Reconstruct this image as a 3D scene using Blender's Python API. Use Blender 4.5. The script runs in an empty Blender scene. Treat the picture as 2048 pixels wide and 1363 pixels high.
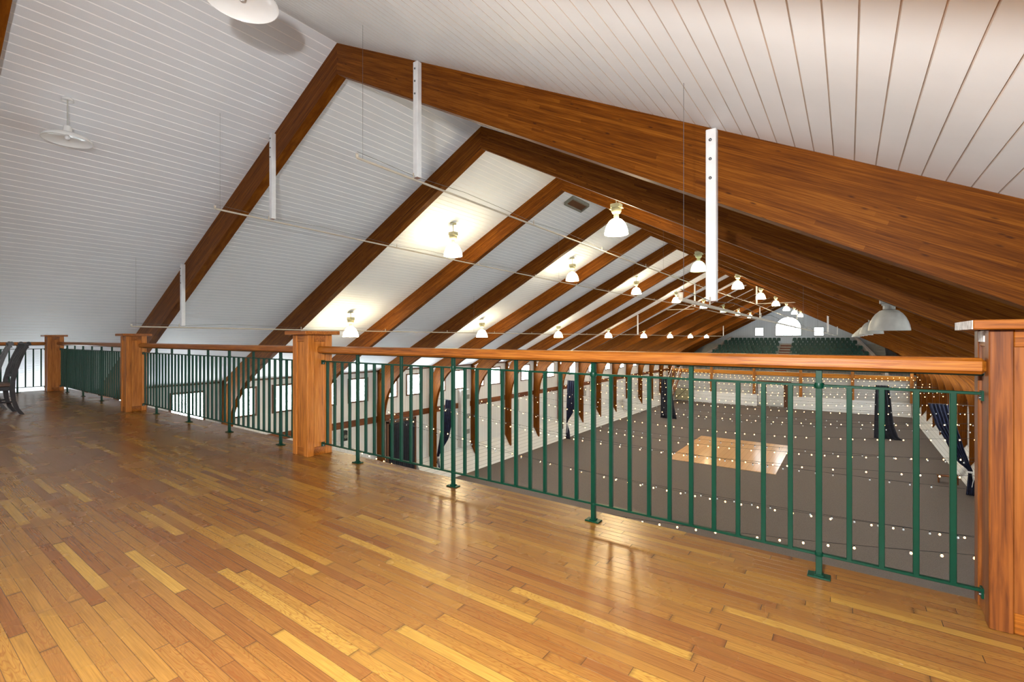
import bpy, math, random
from mathutils import Vector, Matrix
random.seed(7)
R = math.radians
SC = bpy.context.scene
COL = SC.collection

# ------------------------------------------------------------------ camera, world, exposure, flash
VX, HY, FPX = 1697.0, 676.0, 942.0
YAW = math.atan((VX - 1024) / FPX)
cam_d = bpy.data.cameras.new('camera')
cam_d.sensor_width = 36.0
cam_d.lens = FPX / 2048 * 36.0
cam_d.shift_y = -(681.5 - HY) / 2048
cam_d.clip_start = 0.05
cam_d.clip_end = 300
cam = bpy.data.objects.new('camera', cam_d)
cam.location = (0, 0, 1.17)
cam.rotation_euler = (R(90), 0, YAW)
COL.objects.link(cam)
SC.camera = cam

world = bpy.data.worlds.new('world')
SC.world = world
world.use_nodes = True
world.node_tree.nodes['Background'].inputs[0].default_value = (0.93, 0.96, 1.0, 1)
world.node_tree.nodes['Background'].inputs[1].default_value = 0.78

SC.cycles.sample_clamp_indirect = 6.0

vs = SC.view_settings
vs.view_transform = 'Standard'
vs.look = 'None'
vs.gamma = 1.0
vs.use_curve_mapping = False
vs.exposure = 0.48


def point_light(name, loc, power, color, radius):
    d = bpy.data.lights.new(name, 'POINT')
    d.energy = power
    d.color = color
    d.shadow_soft_size = radius
    o = bpy.data.objects.new(name, d)
    o.location = loc
    COL.objects.link(o)
    return o


# the photographer's flash, held just above and behind the camera (it throws the lamp shadows on the boards)
point_light('camera_flash', (-0.30, -0.40, 1.75), 620, (1.0, 0.985, 0.96), 0.06)

LAMP_E = 36.0
WINDOW_E = 22.0

# ------------------------------------------------------------------ materials
def new_mat(name):
    m = bpy.data.materials.new(name)
    m.use_nodes = True
    nt = m.node_tree
    b = nt.nodes['Principled BSDF']
    return m, nt, b


def N(nt, t, **kw):
    n = nt.nodes.new(t)
    for k, v in kw.items():
        if k.startswith('i_'):
            n.inputs[k[2:].replace('_', ' ')].default_value = v
        else:
            setattr(n, k, v)
    return n


def L(nt, a, b):
    nt.links.new(a, b)


def math_n(nt, op, a, b=None, c=None):
    n = nt.nodes.new('ShaderNodeMath')
    n.operation = op
    for i, v in enumerate((a, b, c)):
        if v is None:
            continue
        if hasattr(v, 'is_linked') or hasattr(v, 'links'):
            L(nt, v, n.inputs[i])
        else:
            n.inputs[i].default_value = v
    return n.outputs[0]


def ramp(nt, fac, stops):
    n = nt.nodes.new('ShaderNodeValToRGB')
    els = n.color_ramp.elements
    while len(els) < len(stops):
        els.new(0.5)
    for e, (p, c) in zip(els, stops):
        e.position = p
        e.color = (*c, 1)
    L(nt, fac, n.inputs[0])
    return n.outputs[0]


def srgb(r, g, b):
    f = lambda v: ((v / 255 + 0.055) / 1.055) ** 2.4 if v / 255 > 0.04045 else v / 255 / 12.92
    return (f(r), f(g), f(b))


def plain(name, col, rough=0.5, metal=0.0, var=0.06, scale=6.0, bump=0.0):
    m, nt, b = new_mat(name)
    tc = N(nt, 'ShaderNodeTexCoord')
    nz = N(nt, 'ShaderNodeTexNoise')
    nz.inputs['Scale'].default_value = scale
    nz.inputs['Detail'].default_value = 5
    L(nt, tc.outputs['Object'], nz.inputs['Vector'])
    c0 = tuple(max(0, v * (1 - var)) for v in col)
    c1 = tuple(min(1, v * (1 + var)) for v in col)
    L(nt, ramp(nt, nz.outputs['Fac'], [(0.3, c0), (0.7, c1)]), b.inputs['Base Color'])
    b.inputs['Roughness'].default_value = rough
    b.inputs['Metallic'].default_value = metal
    if bump:
        bp = N(nt, 'ShaderNodeBump')
        bp.inputs['Strength'].default_value = bump
        bp.inputs['Distance'].default_value = 0.01
        n2 = N(nt, 'ShaderNodeTexNoise')
        n2.inputs['Scale'].default_value = scale * 12
        L(nt, tc.outputs['Object'], n2.inputs['Vector'])
        L(nt, n2.outputs['Fac'], bp.inputs['Height'])
        L(nt, bp.outputs[0], b.inputs['Normal'])
    return m


def glow(name, col, strength):
    m, nt, b = new_mat(name)
    b.inputs['Base Color'].default_value = (*col, 1)
    b.inputs['Emission Color'].default_value = (*col, 1)
    b.inputs['Emission Strength'].default_value = strength
    b.inputs['Roughness'].default_value = 0.3
    return m


def grain_wood(name, dark, mid, light, axis, fine=55.0, rough=0.42, knots=0.0, streak=1.0):
    """wood with its grain along one object axis"""
    m, nt, b = new_mat(name)
    tc = N(nt, 'ShaderNodeTexCoord')
    mp = N(nt, 'ShaderNodeMapping')
    s = [1.0, 1.0, 1.0]
    for i in range(3):
        s[i] = 0.045 if i == axis else 1.0
    mp.inputs['Scale'].default_value = s
    oi = N(nt, 'ShaderNodeObjectInfo')
    ad = N(nt, 'ShaderNodeVectorMath', operation='ADD')
    cm = N(nt, 'ShaderNodeCombineXYZ')
    L(nt, math_n(nt, 'MULTIPLY', oi.outputs['Random'], 31.0), cm.inputs[0])
    L(nt, math_n(nt, 'MULTIPLY', oi.outputs['Random'], 17.0), cm.inputs[1])
    L(nt, tc.outputs['Object'], mp.inputs['Vector'])
    L(nt, mp.outputs[0], ad.inputs[0])
    L(nt, cm.outputs[0], ad.inputs[1])
    n1 = N(nt, 'ShaderNodeTexNoise')
    n1.inputs['Scale'].default_value = fine
    n1.inputs['Detail'].default_value = 4
    n1.inputs['Distortion'].default_value = 0.6
    L(nt, ad.outputs[0], n1.inputs['Vector'])
    n2 = N(nt, 'ShaderNodeTexNoise')
    n2.inputs['Scale'].default_value = fine * 0.16
    n2.inputs['Detail'].default_value = 2
    L(nt, ad.outputs[0], n2.inputs['Vector'])
    mix = math_n(nt, 'ADD', math_n(nt, 'MULTIPLY', n1.outputs['Fac'], 0.62 * streak),
                 math_n(nt, 'MULTIPLY', n2.outputs['Fac'], 1 - 0.62 * streak))
    L(nt, ramp(nt, mix, [(0.30, dark), (0.5, mid), (0.70, light)]), b.inputs['Base Color'])
    b.inputs['Roughness'].default_value = rough
    bp = N(nt, 'ShaderNodeBump')
    b.inputs['Specular IOR Level'].default_value = 0.3
    bp.inputs['Strength'].default_value = 0.12
    bp.inputs['Distance'].default_value = 0.004
    L(nt, n1.outputs['Fac'], bp.inputs['Height'])
    L(nt, bp.outputs[0], b.inputs['Normal'])
    return m


def glulam(name):
    """laminated timber, u runs along the member and v across it (metres)"""
    m, nt, b = new_mat(name)
    uv = N(nt, 'ShaderNodeUVMap')
    uv.uv_map = 'UVMap'
    sp = N(nt, 'ShaderNodeSeparateXYZ')
    L(nt, uv.outputs[0], sp.inputs[0])
    oi = N(nt, 'ShaderNodeObjectInfo')
    u = math_n(nt, 'ADD', sp.outputs[0], math_n(nt, 'MULTIPLY', oi.outputs['Random'], 50.0))
    v = sp.outputs[1]
    lam = math_n(nt, 'FLOOR', math_n(nt, 'DIVIDE', v, 0.036))
    wn = N(nt, 'ShaderNodeTexWhiteNoise')
    wn.noise_dimensions = '1D'
    L(nt, math_n(nt, 'ADD', lam, math_n(nt, 'MULTIPLY', oi.outputs['Random'], 91.0)), wn.inputs['W'])
    vor = N(nt, 'ShaderNodeTexVoronoi')
    vor.voronoi_dimensions = '1D'
    vor.inputs['Scale'].default_value = 0.5
    L(nt, math_n(nt, 'ADD', u, math_n(nt, 'MULTIPLY', wn.outputs['Value'], 77.0)), vor.inputs['W'])
    vs_ = N(nt, 'ShaderNodeSeparateColor')
    L(nt, vor.outputs['Color'], vs_.inputs[0])
    cb = N(nt, 'ShaderNodeCombineXYZ')
    L(nt, math_n(nt, 'MULTIPLY', u, 2.2), cb.inputs[0])
    L(nt, math_n(nt, 'MULTIPLY', v, 70.0), cb.inputs[1])
    L(nt, math_n(nt, 'MULTIPLY', lam, 3.7), cb.inputs[2])
    n1 = N(nt, 'ShaderNodeTexNoise')
    n1.inputs['Scale'].default_value = 1.0
    n1.inputs['Detail'].default_value = 5
    n1.inputs['Roughness'].default_value = 0.62
    L(nt, cb.outputs[0], n1.inputs['Vector'])
    mix = math_n(nt, 'ADD', math_n(nt, 'MULTIPLY', n1.outputs['Fac'], 0.83), math_n(nt, 'MULTIPLY', vs_.outputs[0], 0.17))
    col = ramp(nt, mix, [(0.26, (0.058, 0.0128, 0.0008)), (0.5, (0.155, 0.044, 0.0028)), (0.74, (0.28, 0.096, 0.009))])
    # knots
    ck = N(nt, 'ShaderNodeCombineXYZ')
    L(nt, math_n(nt, 'MULTIPLY', u, 3.4), ck.inputs[0])
    L(nt, math_n(nt, 'MULTIPLY', v, 12.0), ck.inputs[1])
    vk = N(nt, 'ShaderNodeTexVoronoi')
    vk.inputs['Scale'].default_value = 1.0
    L(nt, ck.outputs[0], vk.inputs['Vector'])
    kf = ramp(nt, vk.outputs['Distance'], [(0.05, (1, 1, 1)), (0.13, (0, 0, 0))])
    mx = N(nt, 'ShaderNodeMix', data_type='RGBA')
    L(nt, math_n(nt, 'MULTIPLY', kf, 0.75), mx.inputs['Factor'])
    L(nt, col, mx.inputs['A'])
    mx.inputs['B'].default_value = (0.03, 0.008, 0.003, 1)
    # lamination glue lines
    fr = math_n(nt, 'FRACT', math_n(nt, 'DIVIDE', v, 0.036))
    gl = math_n(nt, 'LESS_THAN', fr, 0.045)
    m2 = N(nt, 'ShaderNodeMix', data_type='RGBA')
    L(nt, math_n(nt, 'MULTIPLY', gl, 0.55), m2.inputs['Factor'])
    L(nt, mx.outputs['Result'], m2.inputs['A'])
    m2.inputs['B'].default_value = (0.035, 0.009, 0.003, 1)
    L(nt, m2.outputs['Result'], b.inputs['Base Color'])
    b.inputs['Roughness'].default_value = 0.5
    b.inputs['Specular IOR Level'].default_value = 0.09
    return m


def oak_floor(name):
    """strip oak, boards along X, each 50 mm wide, random lengths and tones"""
    m, nt, b = new_mat(name)
    tc = N(nt, 'ShaderNodeTexCoord')
    sp = N(nt, 'ShaderNodeSeparateXYZ')
    L(nt, tc.outputs['Object'], sp.inputs[0])
    x, y = sp.outputs[0], sp.outputs[1]
    W = 0.0505
    yr = math_n(nt, 'DIVIDE', y, W)
    row = math_n(nt, 'FLOOR', yr)
    fy = math_n(nt, 'FRACT', yr)
    wn = N(nt, 'ShaderNodeTexWhiteNoise')
    wn.noise_dimensions = '1D'
    L(nt, row, wn.inputs['W'])
    w = math_n(nt, 'ADD', math_n(nt, 'MULTIPLY', x, 1.25), math_n(nt, 'MULTIPLY', wn.outputs['Value'], 613.0))
    v1 = N(nt, 'ShaderNodeTexVoronoi')
    v1.voronoi_dimensions = '1D'
    v1.inputs['Scale'].default_value = 1.0
    v1.inputs['Randomness'].default_value = 0.85
    L(nt, w, v1.inputs['W'])
    v2 = N(nt, 'ShaderNodeTexVoronoi')
    v2.voronoi_dimensions = '1D'
    v2.feature = 'DISTANCE_TO_EDGE'
    v2.inputs['Scale'].default_value = 1.0
    v2.inputs['Randomness'].default_value = 0.85
    L(nt, w, v2.inputs['W'])
    cs = N(nt, 'ShaderNodeSeparateColor')
    L(nt, v1.outputs['Color'], cs.inputs[0])
    rnd, rnd2, rnd3 = cs.outputs[0], cs.outputs[1], cs.outputs[2]
    # fine grain
    c1 = N(nt, 'ShaderNodeCombineXYZ')
    L(nt, math_n(nt, 'ADD', math_n(nt, 'MULTIPLY', x, 5.0), math_n(nt, 'MULTIPLY', rnd, 90.0)), c1.inputs[0])
    L(nt, math_n(nt, 'MULTIPLY', y, 190.0), c1.inputs[1])
    L(nt, math_n(nt, 'MULTIPLY', rnd2, 40.0), c1.inputs[2])
    n1 = N(nt, 'ShaderNodeTexNoise')
    n1.inputs['Scale'].default_value = 1.0
    n1.inputs['Detail'].default_value = 5
    n1.inputs['Roughness'].default_value = 0.6
    L(nt, c1.outputs[0], n1.inputs['Vector'])
    # cathedral figure: rings cut at a shallow angle
    c2 = N(nt, 'ShaderNodeCombineXYZ')
    L(nt, math_n(nt, 'ADD', math_n(nt, 'MULTIPLY', x, 3.2), math_n(nt, 'MULTIPLY', rnd2, 57.0)), c2.inputs[0])
    L(nt, math_n(nt, 'ADD', math_n(nt, 'MULTIPLY', y, 24.0), math_n(nt, 'MULTIPLY', rnd, 23.0)), c2.inputs[1])
    L(nt, math_n(nt, 'MULTIPLY', rnd3, 31.0), c2.inputs[2])
    n2 = N(nt, 'ShaderNodeTexNoise')
    n2.inputs['Scale'].default_value = 1.0
    n2.inputs['Detail'].default_value = 1.5
    L(nt, c2.outputs[0], n2.inputs['Vector'])
    ring = math_n(nt, 'ABSOLUTE', math_n(nt, 'SINE', math_n(nt, 'MULTIPLY', n2.outputs['Fac'], 62.0)))
    fig = math_n(nt, 'MULTIPLY', math_n(nt, 'POWER', math_n(nt, 'SUBTRACT', 1.0, ring), 2.0),
                 math_n(nt, 'GREATER_THAN', rnd3, 0.35))
    # tone of each board, at random from reddish brown to honey
    base = ramp(nt, rnd, [(0.04, srgb(117, 74, 36)), (0.2, srgb(127, 86, 40)), (0.6, srgb(134, 94, 43)), (0.86, srgb(145, 106, 46)), (0.97, srgb(160, 124, 56))])
    g1 = ramp(nt, n1.outputs['Fac'], [(0.3, (0.60, 0.55, 0.50)), (0.62, (1.04, 1.03, 1.0))])
    mg = N(nt, 'ShaderNodeMix', data_type='RGBA', blend_type='MULTIPLY')
    mg.inputs['Factor'].default_value = 0.75
    L(nt, base, mg.inputs['A'])
    L(nt, g1, mg.inputs['B'])
    mf = N(nt, 'ShaderNodeMix', data_type='RGBA')
    L(nt, math_n(nt, 'MULTIPLY', fig, 0.62), mf.inputs['Factor'])
    L(nt, mg.outputs['Result'], mf.inputs['A'])
    mf.inputs['B'].default_value = (*srgb(112, 62, 26), 1)
    # seams
    dy = math_n(nt, 'MINIMUM', fy, math_n(nt, 'SUBTRACT', 1.0, fy))
    seam_y = math_n(nt, 'SUBTRACT', 1.0, math_n(nt, 'MINIMUM', math_n(nt, 'DIVIDE', dy, 0.036), 1.0))
    seam_x = math_n(nt, 'LESS_THAN', v2.outputs['Distance'], 0.0018)
    seam = math_n(nt, 'MAXIMUM', math_n(nt, 'MAXIMUM', seam_y, 0.0), seam_x)
    # worn dark ends on some boards
    endw = math_n(nt, 'MULTIPLY', math_n(nt, 'SUBTRACT', 1.0, math_n(nt, 'MINIMUM', math_n(nt, 'DIVIDE', v2.outputs['Distance'], 0.022), 1.0)),
                  math_n(nt, 'GREATER_THAN', rnd2, 0.62))
    dk = math_n(nt, 'MAXIMUM', math_n(nt, 'MULTIPLY', seam, 0.85), math_n(nt, 'MULTIPLY', endw, 0.5))
    ms = N(nt, 'ShaderNodeMix', data_type='RGBA')
    L(nt, dk, ms.inputs['Factor'])
    L(nt, mf.outputs['Result'], ms.inputs['A'])
    ms.inputs['B'].default_value = (0.05, 0.022, 0.008, 1)
    L(nt, ms.outputs['Result'], b.inputs['Base Color'])
    rr = N(nt, 'ShaderNodeTexNoise')
    rr.inputs['Scale'].default_value = 3.0
    rr.inputs['Detail'].default_value = 3
    L(nt, tc.outputs['Object'], rr.inputs['Vector'])
    rg = math_n(nt, 'ADD', 0.20, math_n(nt, 'MULTIPLY', rr.outputs['Fac'], 0.13))
    L(nt, rg, b.inputs['Roughness'])
    b.inputs['Specular IOR Level'].default_value = 0.55
    bp = N(nt, 'ShaderNodeBump')
    bp.inputs['Strength'].default_value = 0.22
    bp.inputs['Distance'].default_value = 0.0012
    tilt = math_n(nt, 'MULTIPLY', math_n(nt, 'MULTIPLY', math_n(nt, 'SUBTRACT', rnd2, 0.5), 1.6), fy)
    h = math_n(nt, 'ADD', math_n(nt, 'MULTIPLY', seam, -1.0), math_n(nt, 'ADD', tilt, math_n(nt, 'MULTIPLY', n1.outputs['Fac'], 0.18)))
    L(nt, h, bp.inputs['Height'])
    L(nt, bp.outputs[0], b.inputs['Normal'])
    return m


def lined(name, col, line, axis, pitch, frac=0.05, rough=0.55, var=0.05, bump=0.3):
    """painted boards: thin joint lines every pitch metres along one object axis"""
    m, nt, b = new_mat(name)
    tc = N(nt, 'ShaderNodeTexCoord')
    sp = N(nt, 'ShaderNodeSeparateXYZ')
    L(nt, tc.outputs['Object'], sp.inputs[0])
    q = math_n(nt, 'DIVIDE', sp.outputs[axis], pitch)
    fr = math_n(nt, 'FRACT', q)
    ln = math_n(nt, 'LESS_THAN', fr, frac)
    wn = N(nt, 'ShaderNodeTexWhiteNoise')
    wn.noise_dimensions = '1D'
    L(nt, math_n(nt, 'FLOOR', q), wn.inputs['W'])
    c0 = tuple(v * (1 - var) for v in col)
    base = ramp(nt, wn.outputs['Value'], [(0, c0), (1, col)])
    mx = N(nt, 'ShaderNodeMix', data_type='RGBA')
    L(nt, ln, mx.inputs['Factor'])
    L(nt, base, mx.inputs['A'])
    mx.inputs['B'].default_value = (*line, 1)
    L(nt, mx.outputs['Result'], b.inputs['Base Color'])
    b.inputs['Roughness'].default_value = rough
    bp = N(nt, 'ShaderNodeBump')
    bp.inputs['Strength'].default_value = bump
    bp.inputs['Distance'].default_value = 0.01
    L(nt, math_n(nt, 'SUBTRACT', 1.0, ln), bp.inputs['Height'])
    L(nt, bp.outputs[0], b.inputs['Normal'])
    return m


def pane_mat(name, strength):
    m, nt, b = new_mat(name)
    tc = N(nt, 'ShaderNodeTexCoord')
    nz = N(nt, 'ShaderNodeTexNoise')
    nz.inputs['Scale'].default_value = 3.5
    nz.inputs['Detail'].default_value = 6
    L(nt, tc.outputs['Object'], nz.inputs['Vector'])
    c = ramp(nt, nz.outputs['Fac'], [(0.35, (0.55, 0.70, 0.72)), (0.55, (0.90, 0.97, 1.0))])
    b.inputs['Base Color'].default_value = (0.1, 0.12, 0.13, 1)
    b.inputs['Roughness'].default_value = 0.08
    L(nt, c, b.inputs['Emission Color'])
    b.inputs['Emission Strength'].default_value = strength
    return m


def noise2(name, a, bcol, scale, rough, bump=0.0, axis_scale=(1, 1, 1)):
    m, nt, b = new_mat(name)
    tc = N(nt, 'ShaderNodeTexCoord')
    mp = N(nt, 'ShaderNodeMapping')
    mp.inputs['Scale'].default_value = axis_scale
    L(nt, tc.outputs['Object'], mp.inputs['Vector'])
    nz = N(nt, 'ShaderNodeTexNoise')
    nz.inputs['Scale'].default_value = scale
    nz.inputs['Detail'].default_value = 6
    L(nt, mp.outputs[0], nz.inputs['Vector'])
    L(nt, ramp(nt, nz.outputs['Fac'], [(0.35, a), (0.65, bcol)]), b.inputs['Base Color'])
    b.inputs['Roughness'].default_value = rough
    if bump:
        bp = N(nt, 'ShaderNodeBump')
        bp.inputs['Strength'].default_value = bump
        bp.inputs['Distance'].default_value = 0.01
        L(nt, nz.outputs['Fac'], bp.inputs['Height'])
        L(nt, bp.outputs[0], b.inputs['Normal'])
    return m


M = {}
M['glulam'] = glulam('laminated_timber')
M['oak'] = oak_floor('oak_strip_floor')
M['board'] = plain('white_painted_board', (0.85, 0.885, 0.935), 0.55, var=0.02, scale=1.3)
M['groove'] = plain('board_groove_glint', (0.97, 0.98, 1.0), 0.5, var=0.01)  # left slope grooves: the flash highlight is put into this whiter colour
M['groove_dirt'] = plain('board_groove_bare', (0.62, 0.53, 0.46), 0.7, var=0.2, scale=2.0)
M['board_r'] = plain('bounce_offset_board', (0.90, 0.915, 0.93), 0.5, var=0.04, scale=1.6)  # right slope: colour brightened to offset the oak floor's warm bounced light
M['wallboard'] = lined('wall_boards', (0.84, 0.84, 0.82), (0.5, 0.5, 0.48), 1, 0.20, 0.05)
M['kick'] = lined('kickwall_planks', (0.80, 0.79, 0.76), (0.33, 0.32, 0.31), 2, 0.20, 0.07)
M['kick_far'] = lined('kickwall_planks_far', (0.80, 0.80, 0.80), (0.33, 0.32, 0.31), 2, 0.20, 0.06)
M['farwall'] = lined('far_wall_sheet', (0.56, 0.55, 0.53), (0.3, 0.3, 0.3), 2, 0.9, 0.02)
M['gable'] = lined('gable_boards', (0.66, 0.69, 0.74), (0.48, 0.5, 0.54), 0, 0.30, 0.04)
M['trim'] = grain_wood('brown_trim', srgb(70, 34, 14), srgb(112, 62, 28), srgb(146, 88, 42), 1, 30, 0.5)
M['frame'] = plain('brown_window_frame', srgb(98, 62, 38), 0.5, var=0.15)
M['post_v'] = grain_wood('fir_post', srgb(96, 52, 14), srgb(164, 98, 34), srgb(192, 126, 58), 2, 95, 0.40)
M['post_dark'] = grain_wood('dark_fir_post', srgb(64, 28, 8), srgb(116, 64, 22), srgb(142, 86, 34), 2, 70, 0.40)  # right newel: darker stained wood, its colour also deepened against the near flash
M['rail_x'] = grain_wood('fir_rail_x', srgb(68, 31, 5), srgb(134, 75, 18), srgb(164, 104, 36), 0, 105, 0.34)
M['rail_y'] = grain_wood('fir_rail_y', srgb(120, 56, 18), srgb(170, 92, 34), srgb(200, 124, 56), 1, 60, 0.36)
M['endgrain'] = noise2('bare_end_grain', (0.42, 0.40, 0.39), (0.78, 0.76, 0.74), 30, 0.7)
M['green'] = plain('green_enamel', srgb(0, 48, 33), 0.36, var=0.10, scale=10)
M['green'].node_tree.nodes['Principled BSDF'].inputs['Specular IOR Level'].default_value = 0.22
M['white_paint'] = noise2('chipped_white_paint', (0.72, 0.73, 0.74), (0.80, 0.81, 0.82), 9, 0.5)
M['chip'] = plain('bare_wood_end', (0.30, 0.16, 0.12), 0.7)
M['bolt'] = plain('steel_bolt', (0.20, 0.21, 0.22), 0.35, 0.9)
M['pipe'] = plain('cream_pipe', srgb(196, 186, 170), 0.45, var=0.08)
M['wire'] = plain('dark_wire', (0.10, 0.10, 0.10), 0.6)
M['lamp_on'] = glow('lamp_lit', (1.0, 0.82, 0.50), LAMP_E)
M['lamp_dim'] = glow('lamp_lit_weak', (0.85, 1.0, 0.55), 3.2)
M['lamp_metal'] = plain('ballast_cream', srgb(176, 172, 140), 0.45, var=0.1)
M['lamp_off'] = noise2('spun_aluminium_shade', (0.42, 0.42, 0.40), (0.56, 0.56, 0.53), 4, 0.28)
M['enamel'] = plain('white_enamel', (0.82, 0.83, 0.83), 0.22, var=0.02)
M['arena'] = noise2('brown_grey_carpet', srgb(84, 73, 67), srgb(102, 90, 83), 30, 0.95, 0.3, (1, 1, 1))
M['parquet'] = lined('dance_floor_parquet', srgb(222, 172, 122), srgb(168, 120, 78), 0, 0.3048, 0.03, 0.16, 0.10, 0.05)
M['drape'] = noise2('black_drape', (0.004, 0.005, 0.012), (0.010, 0.012, 0.026), 5, 0.7)
M['drape_navy'] = noise2('navy_drape', (0.006, 0.009, 0.03), (0.016, 0.024, 0.075), 5, 0.6)
M['black'] = plain('black_plastic', (0.012, 0.012, 0.013), 0.5)
M['chair'] = noise2('dark_lacquered_wood', (0.006, 0.005, 0.007), (0.018, 0.016, 0.020), 14, 0.38)
M['chair_seat'] = noise2('dark_brown_seat', (0.05, 0.025, 0.016), (0.11, 0.06, 0.035), 16, 0.4)
M['seat_green'] = plain('green_plastic_seat', srgb(16, 74, 68), 0.45, var=0.12)
M['seat_edge'] = plain('grey_seat_standard', srgb(150, 150, 140), 0.5)
M['riser'] = plain('concrete_riser', srgb(200, 200, 196), 0.8)
M['tread'] = plain('brown_stair_tread', srgb(128, 62, 44), 0.7, var=0.1)
M['parapet'] = plain('pale_parapet', srgb(206, 188, 176), 0.6)
M['fascia'] = grain_wood('honey_beam', srgb(160, 92, 24), srgb(196, 124, 40), srgb(214, 150, 66), 0, 6, 0.5)
M['post_far'] = grain_wood('honey_post', srgb(138, 80, 30), srgb(170, 106, 44), srgb(190, 128, 60), 2, 10, 0.5)
M['stair'] = grain_wood('stair_timber', srgb(90, 48, 20), srgb(134, 80, 38), srgb(170, 112, 60), 2, 14, 0.5)
M['pane'] = pane_mat('window_pane_daylight', WINDOW_E)
M['pane_far'] = pane_mat('gable_pane_daylight', 7.0)
M['bulb_on'] = glow('bulb_lit', (1.0, 0.55, 0.20), 8.0)
M['bulb_white'] = plain('bulb_unlit', (0.85, 0.87, 0.9), 0.1)
M['door'] = plain('white_door', (0.70, 0.70, 0.69), 0.5)
M['grey'] = plain('grey_galvanised', (0.22, 0.22, 0.19), 0.5, var=0.1)
M['duct'] = plain('white_cabinet', (0.66, 0.66, 0.65), 0.45)


# ------------------------------------------------------------------ mesh builder
class MB:
    def __init__(self):
        self.v, self.f, self.mi, self.sm, self.uv = [], [], [], [], []

    def add(self, vs, fs, mi=0, smooth=False, uvs=None):
        o = len(self.v)
        self.v += [tuple(p) for p in vs]
        for k, f in enumerate(fs):
            self.f.append([i + o for i in f])
            self.mi.append(mi)
            self.sm.append(smooth)
            self.uv.append(uvs[k] if uvs else None)
        return self

    def box(self, lo, hi, mi=0):
        x0, y0, z0 = lo
        x1, y1, z1 = hi
        v = [(x0, y0, z0), (x1, y0, z0), (x1, y1, z0), (x0, y1, z0), (x0, y0, z1), (x1, y0, z1), (x1, y1, z1), (x0, y1, z1)]
        return self.add(v, [(0, 3, 2, 1), (4, 5, 6, 7), (0, 1, 5, 4), (1, 2, 6, 5), (2, 3, 7, 6), (3, 0, 4, 7)], mi)

    def bbox(self, lo, hi, b=0.004, mi=0):
        """box with bevelled edges (24 vertices)"""
        c = [(lo[i] + hi[i]) / 2 for i in range(3)]
        h = [(hi[i] - lo[i]) / 2 for i in range(3)]
        b = min(b, min(h) * 0.45)
        vs, idx = [], {}
        for sx in (-1, 1):
            for sy in (-1, 1):
                for sz in (-1, 1):
                    for a in range(3):
                        s = (sx, sy, sz)
                        p = [c[i] + s[i] * (h[i] if i == a else h[i] - b) for i in range(3)]
                        idx[(s, a)] = len(vs)
                        vs.append(p)
        fs = []
        for a in range(3):
            o1, o2 = (a + 1) % 3, (a + 2) % 3
            for sg in (-1, 1):
                q = []
                for s1, s2 in ((-1, -1), (1, -1), (1, 1), (-1, 1)):
                    s = [0, 0, 0]
                    s[a], s[o1], s[o2] = sg, s1, s2
                    q.append(idx[(tuple(s), a)])
                fs.append(q if sg > 0 else q[::-1])
        for a in range(3):
            o1, o2 = (a + 1) % 3, (a + 2) % 3
            for s1 in (-1, 1):
                for s2 in (-1, 1):
                    sA, sB = [0, 0, 0], [0, 0, 0]
                    sA[a], sA[o1], sA[o2] = -1, s1, s2
                    sB[a], sB[o1], sB[o2] = 1, s1, s2
                    q = [idx[(tuple(sA), o1)], idx[(tuple(sB), o1)], idx[(tuple(sB), o2)], idx[(tuple(sA), o2)]]
                    fs.append(q if s1 * s2 < 0 else q[::-1])
        for s in [(a, b_, c_) for a in (-1, 1) for b_ in (-1, 1) for c_ in (-1, 1)]:
            q = [idx[(s, 0)], idx[(s, 1)], idx[(s, 2)]]
            fs.append(q if s[0] * s[1] * s[2] > 0 else q[::-1])
        return self.add(vs, fs, mi)

    def bar(self, p0, p1, w, h, up=(0, 0, 1), mi=0):
        p0, p1 = Vector(p0), Vector(p1)
        d = (p1 - p0).normalized()
        s = d.cross(Vector(up)).normalized() * (w / 2)
        t = s.cross(d).normalized() * (h / 2)
        vs = [p0 - s - t, p0 + s - t, p0 + s + t, p0 - s + t, p1 - s - t, p1 + s - t, p1 + s + t, p1 - s + t]
        return self.add(vs, [(3, 2, 1, 0), (4, 5, 6, 7), (0, 1, 5, 4), (1, 2, 6, 5), (2, 3, 7, 6), (3, 0, 4, 7)], mi)

    def tube(self, pts, r, seg=8, mi=0, smooth=True, caps=True):
        pts = [Vector(p) for p in pts]
        vs, fs = [], []
        ref = Vector((0, 0, 1))
        for i, p in enumerate(pts):
            d = (pts[min(i + 1, len(pts) - 1)] - pts[max(i - 1, 0)]).normalized()
            rf = ref if abs(d.dot(ref)) < 0.95 else Vector((1, 0, 0))
            a = d.cross(rf).normalized()
            b = d.cross(a).normalized()
            rr = r[i] if isinstance(r, (list, tuple)) else r
            for k in range(seg):
                t = 2 * math.pi * k / seg
                vs.append(p + a * math.cos(t) * rr + b * math.sin(t) * rr)
        for i in range(len(pts) - 1):
            for k in range(seg):
                k2 = (k + 1) % seg
                fs.append((i * seg + k, i * seg + k2, (i + 1) * seg + k2, (i + 1) * seg + k))
        self.add(vs, fs, mi, smooth)
        if caps:
            n = (len(pts) - 1) * seg
            self.add([vs[k] for k in range(seg)], [tuple(range(seg))[::-1]], mi)
            self.add([vs[n + k] for k in range(seg)], [tuple(range(seg))], mi)
        return self

    def lathe(self, prof, c=(0, 0, 0), seg=24, mi=0, smooth=True):
        vs, fs = [], []
        for r, z in prof:
            for k in range(seg):
                t = 2 * math.pi * k / seg
                vs.append((c[0] + r * math.cos(t), c[1] + r * math.sin(t), c[2] + z))
        for i in range(len(prof) - 1):
            for k in range(seg):
                k2 = (k + 1) % seg
                fs.append((i * seg + k, i * seg + k2, (i + 1) * seg + k2, (i + 1) * seg + k))
        return self.add(vs, fs, mi, smooth)

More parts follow.
